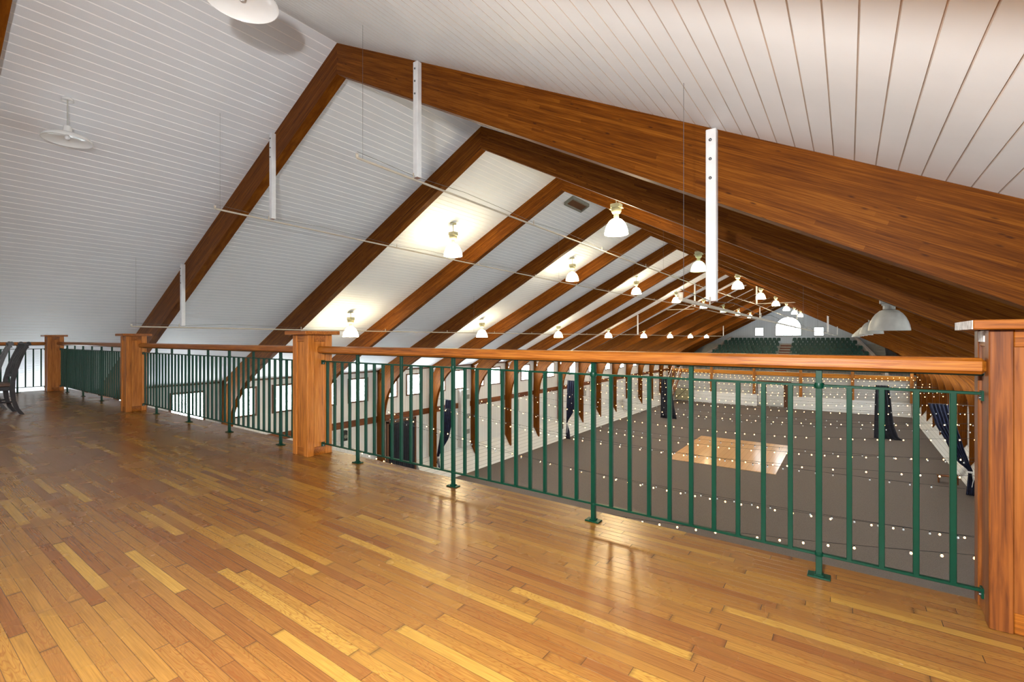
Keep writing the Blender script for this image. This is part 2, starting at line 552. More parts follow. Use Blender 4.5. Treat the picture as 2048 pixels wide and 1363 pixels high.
    def prism(self, poly, axis, lo, hi, mi=0):
        """polygon in the plane across `axis` (its two coordinates in x,y,z order) drawn out from lo to hi"""
        def p3(p, t):
            q = [0, 0, 0]
            o = [i for i in range(3) if i != axis]
            q[axis], q[o[0]], q[o[1]] = t, p[0], p[1]
            return q
        n = len(poly)
        vs = [p3(p, lo) for p in poly] + [p3(p, hi) for p in poly]
        fs = [tuple(range(n)), tuple(range(2 * n - 1, n - 1, -1))]
        fs += [(i, i + n, (i + 1) % n + n, (i + 1) % n) for i in range(n)]
        return self.add(vs, fs, mi)

    def build(self, name, mats, parent=None, loc=None, uv=False, fixn=True):
        me = bpy.data.meshes.new(name)
        me.from_pydata([tuple(p) for p in self.v], [], self.f)
        if not isinstance(mats, (list, tuple)):
            mats = [mats]
        for m in mats:
            me.materials.append(m)
        me.polygons.foreach_set('material_index', self.mi)
        me.polygons.foreach_set('use_smooth', self.sm)
        if uv:
            ul = me.uv_layers.new(name='UVMap')
            for p, u in zip(me.polygons, self.uv):
                if u:
                    for li, c in zip(p.loop_indices, u):
                        ul.data[li].uv = c
        me.validate()
        if fixn:
            import bmesh
            bm = bmesh.new()
            bm.from_mesh(me)
            bmesh.ops.recalc_face_normals(bm, faces=bm.faces)
            bm.to_mesh(me)
            bm.free()
        me.update()
        o = bpy.data.objects.new(name, me)
        COL.objects.link(o)
        if parent is not None:
            o.parent = parent
        if loc is not None:
            o.location = loc
        return o


def tag(o, label, cat, group=None, kind=None):
    if label:
        o['label'] = label
    if cat:
        o['category'] = cat
    if group:
        o['group'] = group
    if kind:
        o['kind'] = kind
    return o


def thing(name, loc, label, cat, group=None, rotz=0.0):
    o = bpy.data.objects.new(name, None)
    o.location = loc
    o.rotation_euler = (0, 0, rotz)
    o.empty_display_size = 0.1
    COL.objects.link(o)
    return tag(o, label, cat, group)


def struct(o):
    o['kind'] = 'structure'
    return o


def dup(root, loc, rotz=None):
    r = root.copy()
    COL.objects.link(r)
    r.location = loc
    if rotz is not None:
        r.rotation_euler = (0, 0, rotz)
    for ch in list(root.children):
        c = ch.copy()
        COL.objects.link(c)
        c.parent = r
        for g in list(ch.children):
            d = g.copy()
            COL.objects.link(d)
            d.parent = c
    return r


ORD = ['first', 'second', 'third', 'fourth', 'fifth', 'sixth', 'seventh', 'eighth', 'ninth', 'tenth', 'eleventh', 'twelfth',
       'thirteenth', 'fourteenth', 'fifteenth', 'sixteenth', 'seventeenth', 'eighteenth', 'nineteenth', 'twentieth']

# ------------------------------------------------------------------ the hall's dimensions
XR, ZR = -6.70, 5.92            # ridge
HALF = 12.84                    # ridge to side wall
ZF = -6.94                      # arena floor
BAY, Y0 = 3.6576, 4.53          # arch frames
YB, YG = -5.0, 74.2             # back of the loft, far gable
YS = 63.5                       # wall under the far stand
KT = -5.56                      # top of the kick wall
WL, WR = XR - HALF, XR + HALF


def roof_z(x):
    return ZR - 0.5 * abs(x - XR)


# ---- ceiling: tongued boards with V grooves, running the length of the hall
def ceiling():
    mb = MB()
    pitch = 0.1321
    for side in (-1, 1):
        xs = []
        n = int(HALF / pitch) + 2
        g = 0.0065 if side < 0 else 0.0042
        pts = []
        for i in range(n):
            a = i * pitch
            b = min((i + 1) * pitch, HALF + 0.25)
            if a >= HALF + 0.2:
                break
            pts.append((a + g, 0.0, 0))
            pts.append((b - g, 0.0, 1))
            pts.append((b, 0.0078, 2))
        pts = [(0, 0.0078, 2)] + pts
        for j in range(len(pts) - 1):
            (a, da, ka), (b, db, kb) = pts[j], pts[j + 1]
            # d lifts the groove bottom up into the roof
            x0, z0 = XR + side * a, ZR - 0.5 * a + da
            x1, z1 = XR + side * b, ZR - 0.5 * b + db
            v = [(x0, YB, z0), (x1, YB, z1), (x1, YG + 0.3, z1), (x0, YG + 0.3, z0)]
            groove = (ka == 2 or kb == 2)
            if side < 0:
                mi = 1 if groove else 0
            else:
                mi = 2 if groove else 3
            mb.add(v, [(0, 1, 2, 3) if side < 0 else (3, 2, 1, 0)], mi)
    # roof deck above, to close the hall
    mb2 = MB()
    for side in (-1, 1):
        x0, x1 = XR, XR + side * (HALF + 0.5)
        z1 = ZR - 0.5 * (HALF + 0.5)
        mb.add([(x0, YB, ZR + .05), (x1, YB, z1 + .05), (x1, YG + 0.3, z1 + .05), (x0, YG + .3, ZR + .05),
                (x0, YB, ZR + .2), (x1, YB, z1 + .2), (x1, YG + 0.3, z1 + .2), (x0, YG + .3, ZR + .2)],
               [(0, 1, 2, 3), (7, 6, 5, 4), (0, 4, 5, 1), (2, 6, 7, 3), (1, 5, 6, 2)], 0)
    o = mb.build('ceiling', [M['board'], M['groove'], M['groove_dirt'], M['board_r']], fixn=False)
    struct(o)


ceiling()

# ---- loft floor
FY = 2.925
mb = MB()
mb.box((-14.72, YB, -0.04), (WR - 0.1, FY, 0.0))
struct(mb.build('floor', M['oak']))
mb = MB()
mb.box((-14.70, YB, -0.46), (WR - 0.1, FY - 0.02, -0.042))
struct(mb.build('trim_1', M['white_paint']))
# ---- arena floor
mb = MB()
mb.box((WL + .2, YB, ZF - 0.2), (WR - .2, YS + 0.3, ZF))
struct(mb.build('floor', M['arena']))
# ---- side walls and the rest of the shell
for side, nm in ((-1, 'wall_left'), (1, 'wall_right')):
    xa = XR + side * HALF
    xb = xa + side * 0.15
    mb = MB()
    mb.box((min(xa, xb), YB, ZF - .2), (max(xa, xb), YG, roof_z(xa) + 0.08))
    struct(mb.build(nm, M['wallboard']))
    # sloping kick wall
    k0, k1 = XR + side * 11.97, xa
    mb = MB()
    for ka, kb in (((YB, 16.06), (18.14, YS)) if side < 0 else ((YB, YS),)):
        mb.prism([(k0, ZF), (k1, ZF), (k1, KT)], 1, ka, kb)
    struct(mb.build('baseboard_' + nm[5:], M['kick']))
    # brown band
    mb = MB()
    mb.box((min(xa, xa - side * .035), YB, -3.12), (max(xa, xa - side * .035), YS, -2.80))
    struct(mb.build('trim_%d' % (3 + side), M['trim']))
    # dark cornice line where the roof boards meet the wall
    mb = MB()
    mb.box((min(xa, xa - side * .03), YB, roof_z(xa) - .045), (max(xa, xa - side * .03), YG, roof_z(xa) + .012))
    struct(mb.build('trim_%d' % (7 + side), M['frame']))
mb = MB()
mb.box((WL, YS, ZF), (WR, YS + 0.15, -2.8))
struct(mb.build('wall_far', M['farwall']))
mb = MB()
mb.prism([(YS - 0.02, KT), (YS - .55, ZF), (YS + .02, ZF), (YS + .02, KT)], 0, WL + 0.9, -8.95)
mb.prism([(YS - 0.02, KT), (YS - .55, ZF), (YS + .02, ZF), (YS + .02, KT)], 0, -5.45, WR - 0.9)
struct(mb.build('baseboard_far', M['kick_far']))
mb = MB()
mb.prism([(WL, -3), (WR, -3), (WR, roof_z(WR)), (XR, ZR), (WL, roof_z(WL))], 1, YG, YG + 0.2)
struct(mb.build('wall_gable', M['gable']))
# wall below the loft, behind the arena's near end
mb = MB()
mb.box((WL, YB - .15, ZF), (WR, YB, -0.4))
struct(mb.build('wall_near', M['farwall']))


# ------------------------------------------------------------------ laminated arch frames
def arch_meshes(taper=0.028):
    """half a frame on the +x side of the ridge, local origin at the ridge line on the front face"""
    T = 0.17
    xin, D = 12.38, 0.44

    def bez(p, t):
        q = 1 - t
        return tuple(q ** 3 * p[0][i] + 3 * q * q * t * p[1][i] + 3 * q * t * t * p[2][i] + t ** 3 * p[3][i] for i in (0, 1))
    rows = []
    for k in range(10):
        x = 9.0 * k / 9
        xo = x * 9.3 / 9.0
        rows.append(((xo, -0.5 * xo), (x, -0.5 * x - 0.49 - taper * (x + 0.3))))
    IB = [(9.0, -4.99 - taper * 9.3), (10.9, -6.23), (12.38, -6.9), (12.38, -9.2)]
    OB = [(11.2, -5.6), (12.1, -6.05), (12.8, -6.6), (12.82, -8.5)]
    NC = 18
    for k in range(1, NC + 1):
        t = k / NC
        if t < 0.35:
            xo = 9.3 + 1.9 * t / 0.35
            o = (xo, -0.5 * xo)
        else:
            o = bez(OB, (t - 0.35) / 0.65)
        rows.append((o, bez(IB, t)))
    zb = KT - ZR
    xo = xin + D
    rows.append(((xo, zb + .02), (xin, KT - ZR - (HALF - xin) * (KT - ZF) / (HALF - 11.97) + .02)))
    # lengths
    vs, s = [], 0.0
    us = []
    prev = None
    for o, i in rows:
        mid = ((o[0] + i[0]) / 2, (o[1] + i[1]) / 2)
        if prev:
            s += math.dist(mid, prev)
        prev = mid
        us.append(s)
    mb = MB()
    for k in range(len(rows) - 1):
        (o0, i0), (o1, i1) = rows[k], rows[k + 1]
        u0, u1 = us[k], us[k + 1]
        w0, w1 = 1.0 - math.dist(o0, i0), 1.0 - math.dist(o1, i1)
        F = lambda p, y: (p[0], y, p[1])
        # front, back
        mb.add([F(i0, 0), F(i1, 0), F(o1, 0), F(o0, 0)], [(0, 1, 2, 3)], 0, False, [[(u0, w0), (u1, w1), (u1, 1.0), (u0, 1.0)]])
        mb.add([F(i0, T), F(i1, T), F(o1, T), F(o0, T)], [(3, 2, 1, 0)], 0, False, [[(u0, 1.0), (u1, 1.0), (u1, w1), (u0, w0)]])
        sm = k > 8
        mb.add([F(i0, 0), F(i1, 0), F(i1, T), F(i0, T)], [(3, 2, 1, 0)], 0, sm, [[(u0, .03), (u1, .03), (u1, .006), (u0, .006)]])
        mb.add([F(o0, 0), F(o1, 0), F(o1, T), F(o0, T)], [(0, 1, 2, 3)], 0, sm, [[(u0, .03), (u1, .03), (u1, .006), (u0, .006)]])
    (o, i) = rows[-1]
    mb.add([(i[0], 0, i[1]), (i[0], T, i[1]), (o[0], T, o[1]), (o[0], 0, o[1])], [(0, 1, 2, 3)], 0, False,
           [[(0, 0), (.1, 0), (.1, .3), (0, .3)]])
    return mb


def mirrored(mb):
    m = MB()
    m.v = [(-x, y, z) for x, y, z in mb.v]
    m.f = [f[::-1] for f in mb.f]
    m.mi, m.sm = list(mb.mi), list(mb.sm)
    m.uv = [u[::-1] if u else None for u in mb.uv]
    return m


def uv_box_prism(poly, y0, y1, along):
    """thin prism with lengthwise UV; along: unit 2d direction"""
    mb = MB()
    a = Vector(along)
    b = Vector((-a.y, a.x))
    n = len(poly)
    uvp = [(Vector(p).dot(a), Vector(p).dot(b)) for p in poly]
    P0 = [(p[0], y0, p[1]) for p in poly]
    P1 = [(p[0], y1, p[1]) for p in poly]
    mb.add(P0, [tuple(range(n))], 0, False, [uvp])
    mb.add(P1, [tuple(range(n))[::-1]], 0, False, [uvp[::-1]])
    for i in range(n):
        j = (i + 1) % n
        mb.add([P0[i], P0[j], P1[j], P1[i]], [(3, 2, 1, 0)], 0, False,
               [[(uvp[i][0], .006), (uvp[j][0], .006), (uvp[j][0], .03), (uvp[i][0], .03)]])
    return mb


half = arch_meshes()
tail = uv_box_prism([(10.9, -5.45 - .01), (12.80, -6.40), (12.80, -6.60), (10.9, -5.65)], 0.02, 0.15, (0.8944, -0.4472))
hpost = uv_box_prism([(12.62, -6.30), (12.80, -6.39), (12.80, -8.9), (12.62, -8.5)], 0.02, 0.15, (0, 1))
frame0 = None
NF = 20
for k in range(NF):
    y = Y0 + (k - 1) * BAY
    if k == 0:
        lab = 'timber arch frame overhead at the loft, a sliver of it in the top left corner'
    elif k == 1:
        lab = 'nearest full laminated timber arch frame, with white boards bolted to its face'
    elif k == 2:
        lab = 'second laminated timber arch frame out over the hall, without boards'
    else:
        lab = '%s laminated timber arch frame out over the hall, counting from the railing' % ORD[k - 1]
    if frame0 is None:
        frame0 = thing('timber_arch_frame', (XR, y, ZR), lab, 'roof frame', 'laminated arch frames of the hall')
        frame0['kind'] = 'thing'
        h0 = arch_meshes(0.0)  # shaped without taper so the flash reaches the boards ahead
        h0.build('arched_rafter', M['glulam'], frame0, uv=True, fixn=False)
        mirrored(h0).build('arched_rafter', M['glulam'], frame0, uv=True, fixn=False)
        tail.build('rafter_tail', M['glulam'], frame0, uv=True)
        mirrored(tail).build('rafter_tail', M['glulam'], frame0, uv=True)
        hpost.build('haunch_post', M['glulam'], frame0, uv=True)
        mirrored(hpost).build('haunch_post', M['glulam'], frame0, uv=True)
    else:
        f = dup(frame0 if k == 1 else frame1, (XR, y, ZR))
        f['label'] = lab
        if k == 1:
            frame1 = f
            me = [c.data for c in (half.build('arched_rafter', M['glulam'], None, uv=True, fixn=False),
                                   mirrored(half).build('arched_rafter', M['glulam'], None, uv=True, fixn=False))]
            for o in [o for o in COL.objects if o.name.startswith('arched_rafter') and o.parent is None]:
                bpy.data.objects.remove(o)
            rf = [c for c in f.children if c.name.startswith('arched_rafter')]
            for c, m_ in zip(sorted(rf, key=lambda c: -max(v.co.x for v in c.data.vertices)), me):
                c.data = m_

# ------------------------------------------------------------------ side windows (left wall, plus an unseen right row added for light)
win_i = 1
for wside, b in [(-1, q) for q in range(-1, 17)] + [(1, q) for q in range(-1, 17)]:
    wx = XR + wside * HALF
    ys = Y0 + b * BAY
    for a0 in (0.17, 1.95):
        y0_, y1_ = ys + a0, ys + a0 + 1.155
        if y1_ > YS:
            continue
        e = thing('window_%d' % win_i, (wx, y0_ if wside < 0 else y1_, -1.96), None, None, None, 0.0 if wside < 0 else math.pi)
        struct(e)
        if win_i == 1:
            f = MB()
            w, h, t = 1.155, 1.19, 0.075
            f.bbox((0.0, 0, 0), (.055, w, t))
            f.bbox((0.0, 0, h - t), (.055, w, h))
            f.bbox((0.0, 0, t), (.055, t, h - t))
            f.bbox((0.0, w - t, t), (.055, w, h - t))
            f.build('window_frame', M['frame'], e)
            p = MB()
            p.box((0.006, t, t), (0.014, w - t, h - t))
            p.build('pane', M['pane'], e)
            g = MB()
            for q in (1, 2):
                g.box((0.014, t, t + q * (h - 2 * t) / 3 - .006), (.026, w - t, t + q * (h - 2 * t) / 3 + .006))
            g.box((0.014, w / 2 - .006, t), (.027, w / 2 + .006, h - t))
            g.build('glazing_bars', M['duct'], e)
            win0 = e
        else:
            for ch in win0.children:
                c = ch.copy()
                COL.objects.link(c)
                c.parent = e
        win_i += 1


# ---- gable windows
def gable_square(x0, x1, z0, z1):
    global win_i
    e = thing('window_%d' % win_i, ((x0 + x1) / 2, YG, z0), None, None)
    struct(e)
    win_i += 1
    w, h, t = (x1 - x0) / 2, z1 - z0, 0.06
    f = MB()
    f.box((-w, -.05, 0), (w, 0, t))
    f.box((-w, -.05, h - t), (w, 0, h))
    f.box((-w, -.05, t), (-w + t, 0, h - t))
    f.box((w - t, -.05, t), (w, 0, h - t))
    f.build('window_frame', M['grey'], e)
    p = MB()
    p.box((-w + t, -.02, t), (w - t, -.01, h - t))
    p.build('pane', M['pane_far'], e)


gable_square(-10.78, -9.66, 1.50, 2.64)
gable_square(-3.74, -2.62, 1.50, 2.64)
e = thing('window_%d' % win_i, (XR, YG, 1.50), None, None)
struct(e)
RW, ZSP = 1.57, 1.05
outer = [(-RW, 0), (RW, 0)] + [(RW * math.cos(R(a)), ZSP + RW * math.sin(R(a))) for a in range(0, 181, 10)]
inner = [(-RW + .08, .08), (RW - .08, .08)] + [((RW - .08) * math.cos(R(a)), ZSP + (RW - .08) * math.sin(R(a))) for a in range(0, 181, 10)]
f = MB()
n = len(outer)
vsx = [(x, -.06, z) for x, z in outer] + [(x, -.06, z) for x, z in inner] + [(x, 0, z) for x, z in outer] + [(x, 0, z) for x, z in inner]
fs = []
for i in range(n):
    j = (i + 1) % n
    fs += [(i, j, n + j, n + i), (n + i, n + j, 3 * n + j, 3 * n + i), (i, 2 * n + i, 2 * n + j, j)]
f.add(vsx, fs)
f.build('window_frame', M['grey'], e)
p = MB()
p.prism(inner, 1, -.02, -.01)
p.build('pane', M['pane_far'], e)
g = MB()
g.box((-RW + .08, -.045, ZSP - .03), (RW - .08, -.02, ZSP + .03))
for sx in (-.52, .52):
    g.box((sx - .02, -.045, .08), (sx + .02, -.02, ZSP))
g.build('glazing_bars', M['grey'], e)

# ------------------------------------------------------------------ loft newel posts
YP = 2.76


def newel(x, y, label, worn=False):
    t = thing('newel_post', (x, y, 0), label, 'post', 'square wooden newel posts of the loft railing')
    w = 0.135
    core = MB()
    core.box((-w + .012, -w + .012, 0.0), (w - .012, w - .012, 1.205))
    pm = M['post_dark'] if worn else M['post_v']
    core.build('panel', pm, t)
    st = MB()
    sw = 0.072
    for sx in (-1, 1):
        for sy in (-1, 1):
            lo = (min(sx * w, sx * (w - sw)), min(sy * w, sy * (w - sw)), 0)
            hi = (max(sx * w, sx * (w - sw)), max(sy * w, sy * (w - sw)), 1.205)
            st.bbox(lo, hi, .004)
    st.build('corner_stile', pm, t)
    rl = MB()
    e_ = .006
    for z0, z1 in ((1.135, 1.205), (0.0, 0.085)):
        rl = MB()
        rl.bbox((-w + sw, -w + e_, z0), (w - sw, w - e_, z1), .003)
        rl.bbox((-w + e_, -w + sw, z0), (w - e_, w - sw, z1), .003)
        rl.build('top_rail' if z0 > 1 else 'bottom_rail', M['rail_x'], t)
    cp = MB()
    cp.bbox((-w - .055, -w - .055, 1.205), (w + .055, w + .055, 1.243), .004)
    cp.build('cap', M['rail_x'], t)
    if worn:
        q = MB()
        q.box((-w - .0575, -w - .053, 1.2065), (-w - .0545, w + .053, 1.2415))
        o = q.build('cap_end', M['endgrain'], t)
        o['label'] = 'bare whitish end grain of the cap'
        q = MB()
        q.box((-w - .002, -0.050, 1.155), (-w + .012, .045, 1.200))
        o = q.build('paint_patch', M['endgrain'], t)
        o['label'] = 'small white patch under the cap'
    return t


XP = [0.595, -4.455, -9.40, -14.45]
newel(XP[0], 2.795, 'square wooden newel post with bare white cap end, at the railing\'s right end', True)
newel(XP[1], 2.73, 'panelled wooden newel post between the railing\'s two longest visible bays')
newel(XP[2], 2.64, 'wooden newel post two posts back from the dark chairs\' corner, below the nearest arch')
newel(XP[3], 2.62, 'farthest wooden newel post, at the corner beside the dark chairs')


# ------------------------------------------------------------------ green steel railing bays
def railing(x0, x1, y, label, along='x', posts=None):
    """bay from newel face x0 to newel face x1 (x0 < x1)"""
    t = thing('steel_railing', (x0, y, 0), label, 'railing', 'green steel railing bays with wooden handrails')
    ln = x1 - x0
    zt, zb_ = 0.938, 0.112
    hr = MB()
    hr.bbox((0, -.068, 1.021), (ln, .068, 1.088), .014)
    hr.build('handrail', M['rail_x'], t)
    rb = MB()
    rb.box((0, -.006, 1.012), (ln, .006, 1.022))
    rb.box((0, -.022, 1.017), (ln, .022, 1.022))
    rb.build('mounting_strip', M['green'], t)
    for z in (zt, zb_):
        r = MB()
        r.bbox((0, -.011, z - .006), (ln, .011, z + .006), .002)
        for xa in (0, ln - .008):
            r.box((xa, -.018, z - .03), (xa + .008, .018, z + .012))
        o = r.build('top_rail' if z > .5 else 'bottom_rail', M['green'], t)
        s = MB()
        for xa, sx in ((0.008, 1), (ln - .008, -1)):
            s.tube([(xa, 0, z - .018), (xa + sx * .005, 0, z - .018)], .006, 8)
        s.build('bolt', M['bolt'], o)
    n = int(round((ln - .05) / 0.1212))
    pitch = 0.1212
    off = posts[0]
    i0 = -int(off / pitch)
    xs = []
    i = i0
    while off + i * pitch < ln - .04:
        if off + i * pitch > 0.045:
            xs.append((i, off + i * pitch))
        i += 1
    pk = None
    lp = None
    ps = None
    for i, x in xs:
        if i % 10 == 0:
            if ps is None:
                m = MB()
                m.bbox((-.0135, -.0135, .008), (.0135, .0135, 1.018), .002)
                m.lathe([(.021, -.013), (.024, 0), (.021, .013)], (0, 0, zt), 10)
                m.lathe([(.019, -.008), (.021, 0), (.019, .008)], (0, 0, zb_), 10)
                ps = m.build('post', M['green'], t, (x, 0, 0))
                fp = MB()
                fp.bbox((-.048, -.03, 0), (.048, .03, .009), .002)
                fp.bbox((-.02, -.02, .009), (.02, .02, .016), .003)
                fpo = fp.build('foot_plate', M['green'], ps)
            else:
                c = ps.copy()
                COL.objects.link(c)
                c.parent = t
                c.location = (x, 0, 0)
                d = ps.children[0].copy()
                COL.objects.link(d)
                d.parent = c
        elif i % 5 == 0:
            if lp is None:
                m = MB()
                m.bbox((-.0118, -.0118, zb_), (.0118, .0118, 1.018), .002)
                lp = m.build('long_picket', M['green'], t, (x, 0, 0))
            else:
                c = lp.copy()
                COL.objects.link(c)
                c.parent = t
                c.location = (x, 0, 0)
        else:
            if pk is None:
                m = MB()
                m.bbox((-.0112, -.0112, zb_), (.0112, .0112, zt), .002)
                pk = m.build('picket', M['green'], t, (x, 0, 0))
            else:
                c = pk.copy()
                COL.objects.link(c)
                c.parent = t
                c.location = (x, 0, 0)
    return t


railing(XP[1] + .135, XP[0] - .135, YP, 'nearest green steel railing bay, its oak handrail ending at the worn-cap newel', posts=[.566])
railing(XP[2] + .135, XP[1] - .135, YP - .03, 'green steel railing bay in the middle, between two newel posts, side windows behind it', posts=[.56])
railing(XP[3] + .135, XP[2] - .135, YP - .06, 'far green steel railing bay, its pickets crowding together beside the corner newel', posts=[.55])
side = railing(0, 4.0, 0, 'dark railing bay turning the corner, behind the dark dining chairs', posts=[.42])
side.location = (XP[3], 2.62 - .135 - 0.02, 0)
side.rotation_euler = (0, 0, R(-90))

# ------------------------------------------------------------------ hanger boards and pipes
HX = [-12.68, -8.62, -4.80, -1.0]
HZ = [1.46, 3.36, 3.36, 1.50]
side_words = ['farthest left', 'left of the ridge', 'right of the ridge', 'on the right slope']
for j, y in enumerate((Y0 - .045, Y0 + 8 * BAY - .045, Y0 + 16 * BAY - .045)):
    for i in range(4):
        x, zb_ = HX[i], HZ[i]
        lab = ['white wooden hanger board bolted to the nearest arch, lowest at the left',
               'white wooden hanger board on the nearest arch, halfway up its left slope',
               'white wooden hanger board on the nearest arch, just right of the ridge',
               'white wooden hanger board on the nearest arch, largest, on the right slope'][i] if j == 0 else \
            'thin white hanger board on %s arch frame, %s' % (['', 'the ninth', 'a far'][j], side_words[i])
        t = thing('hanger_board', (x, y, zb_), lab, 'board', 'white boards that carry the hanging pipes')
        zt = roof_z(x) - zb_ - .03
        m = MB()
        m.bbox((-.044, -.035, 0), (.044, .045, zt), .006)
        m.build('board', M['white_paint'], t)
        m = MB()
        m.box((-.040, -.031, -.002), (.040, .041, .001))
        m.build('bare_end', M['chip'], t)
        if j == 0:
            for q in (0.10, 0.27, 0.44):
                m = MB()
                m.lathe([(0.0, -.014), (.009, -.014), (.0135, -.008), (.0135, 0)], (0, 0, 0), 10)
                o = m.build('bolt', M['bolt'], t)
                o.rotation_euler = (R(90), 0, 0)
                for vv in o.data.vertices:
                    vv.co.z = -vv.co.z
                o.location = (-.004, -.034, zt - q)

for i in range(4):
    lab = ['long thin hanging pipe lowest at the left, level with the handrail',
           'long thin hanging pipe running under the left slope of the roof',
           'long thin hanging pipe just right of the ridge line',
           'cream hanging pipe ending beside the biggest white hanger board'][i]
    x = HX[i] + (0.0 if i else .0)
    z = [1.425, 3.335, 3.335, 1.455][i]
    ys = 3.52
    ye = 62.0
    t = thing('hanging_pipe', (x, ys, z), lab, 'pipe', 'pipes hung along the hall on boards and wires')
    pts = []
    nseg = 60
    for k in range(nseg + 1):
        y = (ye - ys) * k / nseg
        ph = (y % 29.26) / 29.26
        pts.append((0, y, -0.10 * 4 * ph * (1 - ph) * (1 if i in (1, 2) else .35)))
    m = MB()
    m.tube(pts, 0.0155, 8)
    m.lathe([(0.0, 0), (.019, 0), (.019, .05), (.0155, .05)], (0, 0, 0), 8)
    m.build('pipe', M['pipe'], t)
    c = MB()
    c.tube([(0, p[1], p[2] + .075 - .03 * math.sin(p[1] * 2.1)) for p in pts], 0.003, 5)
    c.build('cable', M['wire'], t)
    for k in range(10):
        y = 0.9 + k * 3.0
        cl = MB()
        ph = (y % 29.26) / 29.26
        zz = -0.10 * 4 * ph * (1 - ph) * (1 if i in (1, 2) else .35)
        cl.box((-.004, -.008, 0.0), (.004, .008, .085))
        cl.build('clip', M['pipe'], t, (0, y, zz))
    for k, yw in enumerate((0.08, 11.5, 18.8)):
        w = MB()
        top = roof_z(x) - z
        w.tube([(0, yw, 0), (0, yw, top)], 0.0022 if yw > 1 else .0018, 5)
        w.build('hanger_wire', M['wire'], t)


for (xa, xb, yy, zz, lab) in ((-10.5, -8.66, Y0 + 8 * BAY - .06, 3.19, 'thin cross bar level with the pipe under the left slope, at a far hanger board'),
                              (-4.76, -2.2, Y0 + 8 * BAY - .06, 3.38, 'thin cross bar right of the ridge, at a far hanger board'),
                              (-14.4, -12.7, Y0 + 16 * BAY - .06, 1.44, 'short cross bar at the far end of the lowest left pipe')):
    m = MB()
    m.tube([(0, 0, 0), (xb - xa, 0, 0)], .022, 8)
    m.lathe([(.03, -.02), (.03, .02)], (xb - xa - .03, 0, 0), 8)
    tag(m.build('cross_bar', M['pipe'], None, (xa, yy, zz)), lab, 'bar', 'cross bars on the far hanger boards')


# ------------------------------------------------------------------ high bay lamps
def high_bay(x, y, zrim, kind, label, group):
    t = thing('high_bay_lamp', (x, y, zrim), label, 'lamp', group)
    zr = roof_z(x) - zrim
    if kind in LAMPS:
        src = LAMPS[kind]
        for ch in src.children:
            c = ch.copy()
            COL.objects.link(c)
            c.parent = t
        return t
    LAMPS[kind] = t
    body = M['lamp_metal'] if kind[0] != 'off' else M['grey']
    m = MB()
    m.lathe([(0.0, 0.035), (.085, 0.03), (.10, 0.0)][::-1], (0, 0, zr - .05), 20)
    m.build('canopy', body, t)
    m = MB()
    m.tube([(0, 0, .50), (0, 0, zr - .02)], .012, 8)
    m.build('rod', body, t)
    m = MB()
    if kind[0] == 'off':
        m.bbox((-.13, -.09, .455), (.10, .09, .53), .012)
        m.bbox((-.10, -.10, .425), (.12, .10, .455), .006)
        m.lathe([(.085, .43), (.085, .36)], (0, 0, 0), 16)
        for a in range(8):
            m.box((.08 * math.cos(a * .785) - .006, .08 * math.sin(a * .785) - .006, .36), (.08 * math.cos(a * .785) + .006, .08 * math.sin(a * .785) + .006, .43))
        m.build('ballast_box', M['lamp_off'], t)
        m = MB()
        m.lathe([(.02, .36), (.05, .33), (.055, .20), (.03, .14), (.0, .12)], (0, 0, 0), 14)
        m.build('bulb', M['bulb_white'], t)
        shade_part(m, kind, t)
        return t
    m.bbox((-.115, -.095, .60), (.115, .095, .70), .012)
    m.bbox((-.155, -.06, .585), (.155, .06, .600), .004)
    m.lathe([(.0, .590), (.118, .585), (.112, .52), (.085, .475), (.0, .47)], (0, 0, 0), 16)
    m.build('ballast_box', body, t)
    m = MB()
    for a in range(4):
        m.tube([(.06 * math.cos(a * 1.57), .06 * math.sin(a * 1.57), .36), (.055 * math.cos(a * 1.57), .055 * math.sin(a * 1.57), .48)], .006, 6)
    m.lathe([(.045, .48), (.045, .36)], (0, 0, 0), 12)
    m.build('lamp_holder', body, t)
    shade_part(m, kind, t)
    return t


def shade_part(m, kind, t):
    prof = [(.288, .0), (.286, .03), (.276, .09), (.258, .15), (.228, .22), (.185, .285), (.13, .335), (.06, .362), (.0, .365)]
    if kind[0] != 'off':
        prof = [(r * .93, z * 1.0) for r, z in prof]
    inn = [(max(r - .006, 0), z - .006 if z > .02 else z) for r, z in prof]
    m = MB()
    m.lathe(prof, (0, 0, 0), 32)
    m.lathe(inn[::-1], (0, 0, 0), 32)
    m.lathe([(prof[0][0], 0), (inn[0][0], 0)], (0, 0, 0), 32)
    m.build('shade', {'on': M['lamp_on'], 'dim': M['lamp_dim'], 'off': M['lamp_off']}[kind[0]], t)


LAMPS = {}
rows_ = [(-14.3, 1.215, 'lowest row by the left wall'), (-9.42, 3.575, 'row on the left roof slope'),
         (-4.35, 3.56, 'row right of the ridge'), (0.56, 1.30, 'unlit row at the right')]
for ri, (x, z, words) in enumerate(rows_):
    for k in range(8):
        y = 10.22 + 7.315 * k
        st = 'off' if ri == 3 else 'on'
        if (ri, k) in ((2, 1), (1, 5)):
            st = 'dim'
        how = {'on': 'glowing white dome lamp', 'dim': 'weakly glowing greenish dome lamp', 'off': 'unlit grey dome lamp'}[st]
        lab = '%s, %s from the railing in the %s' % (how, ORD[k], words)
        if st == 'dim':
            lab = '%s in the %s' % (how, words)
        if ri == 3 and k == 0:
            lab = 'big unlit grey dome lamp hanging just above the handrail near the right newel'
        high_bay(x, y, z, (st, ri), lab, 'dome lamps, ' + words)


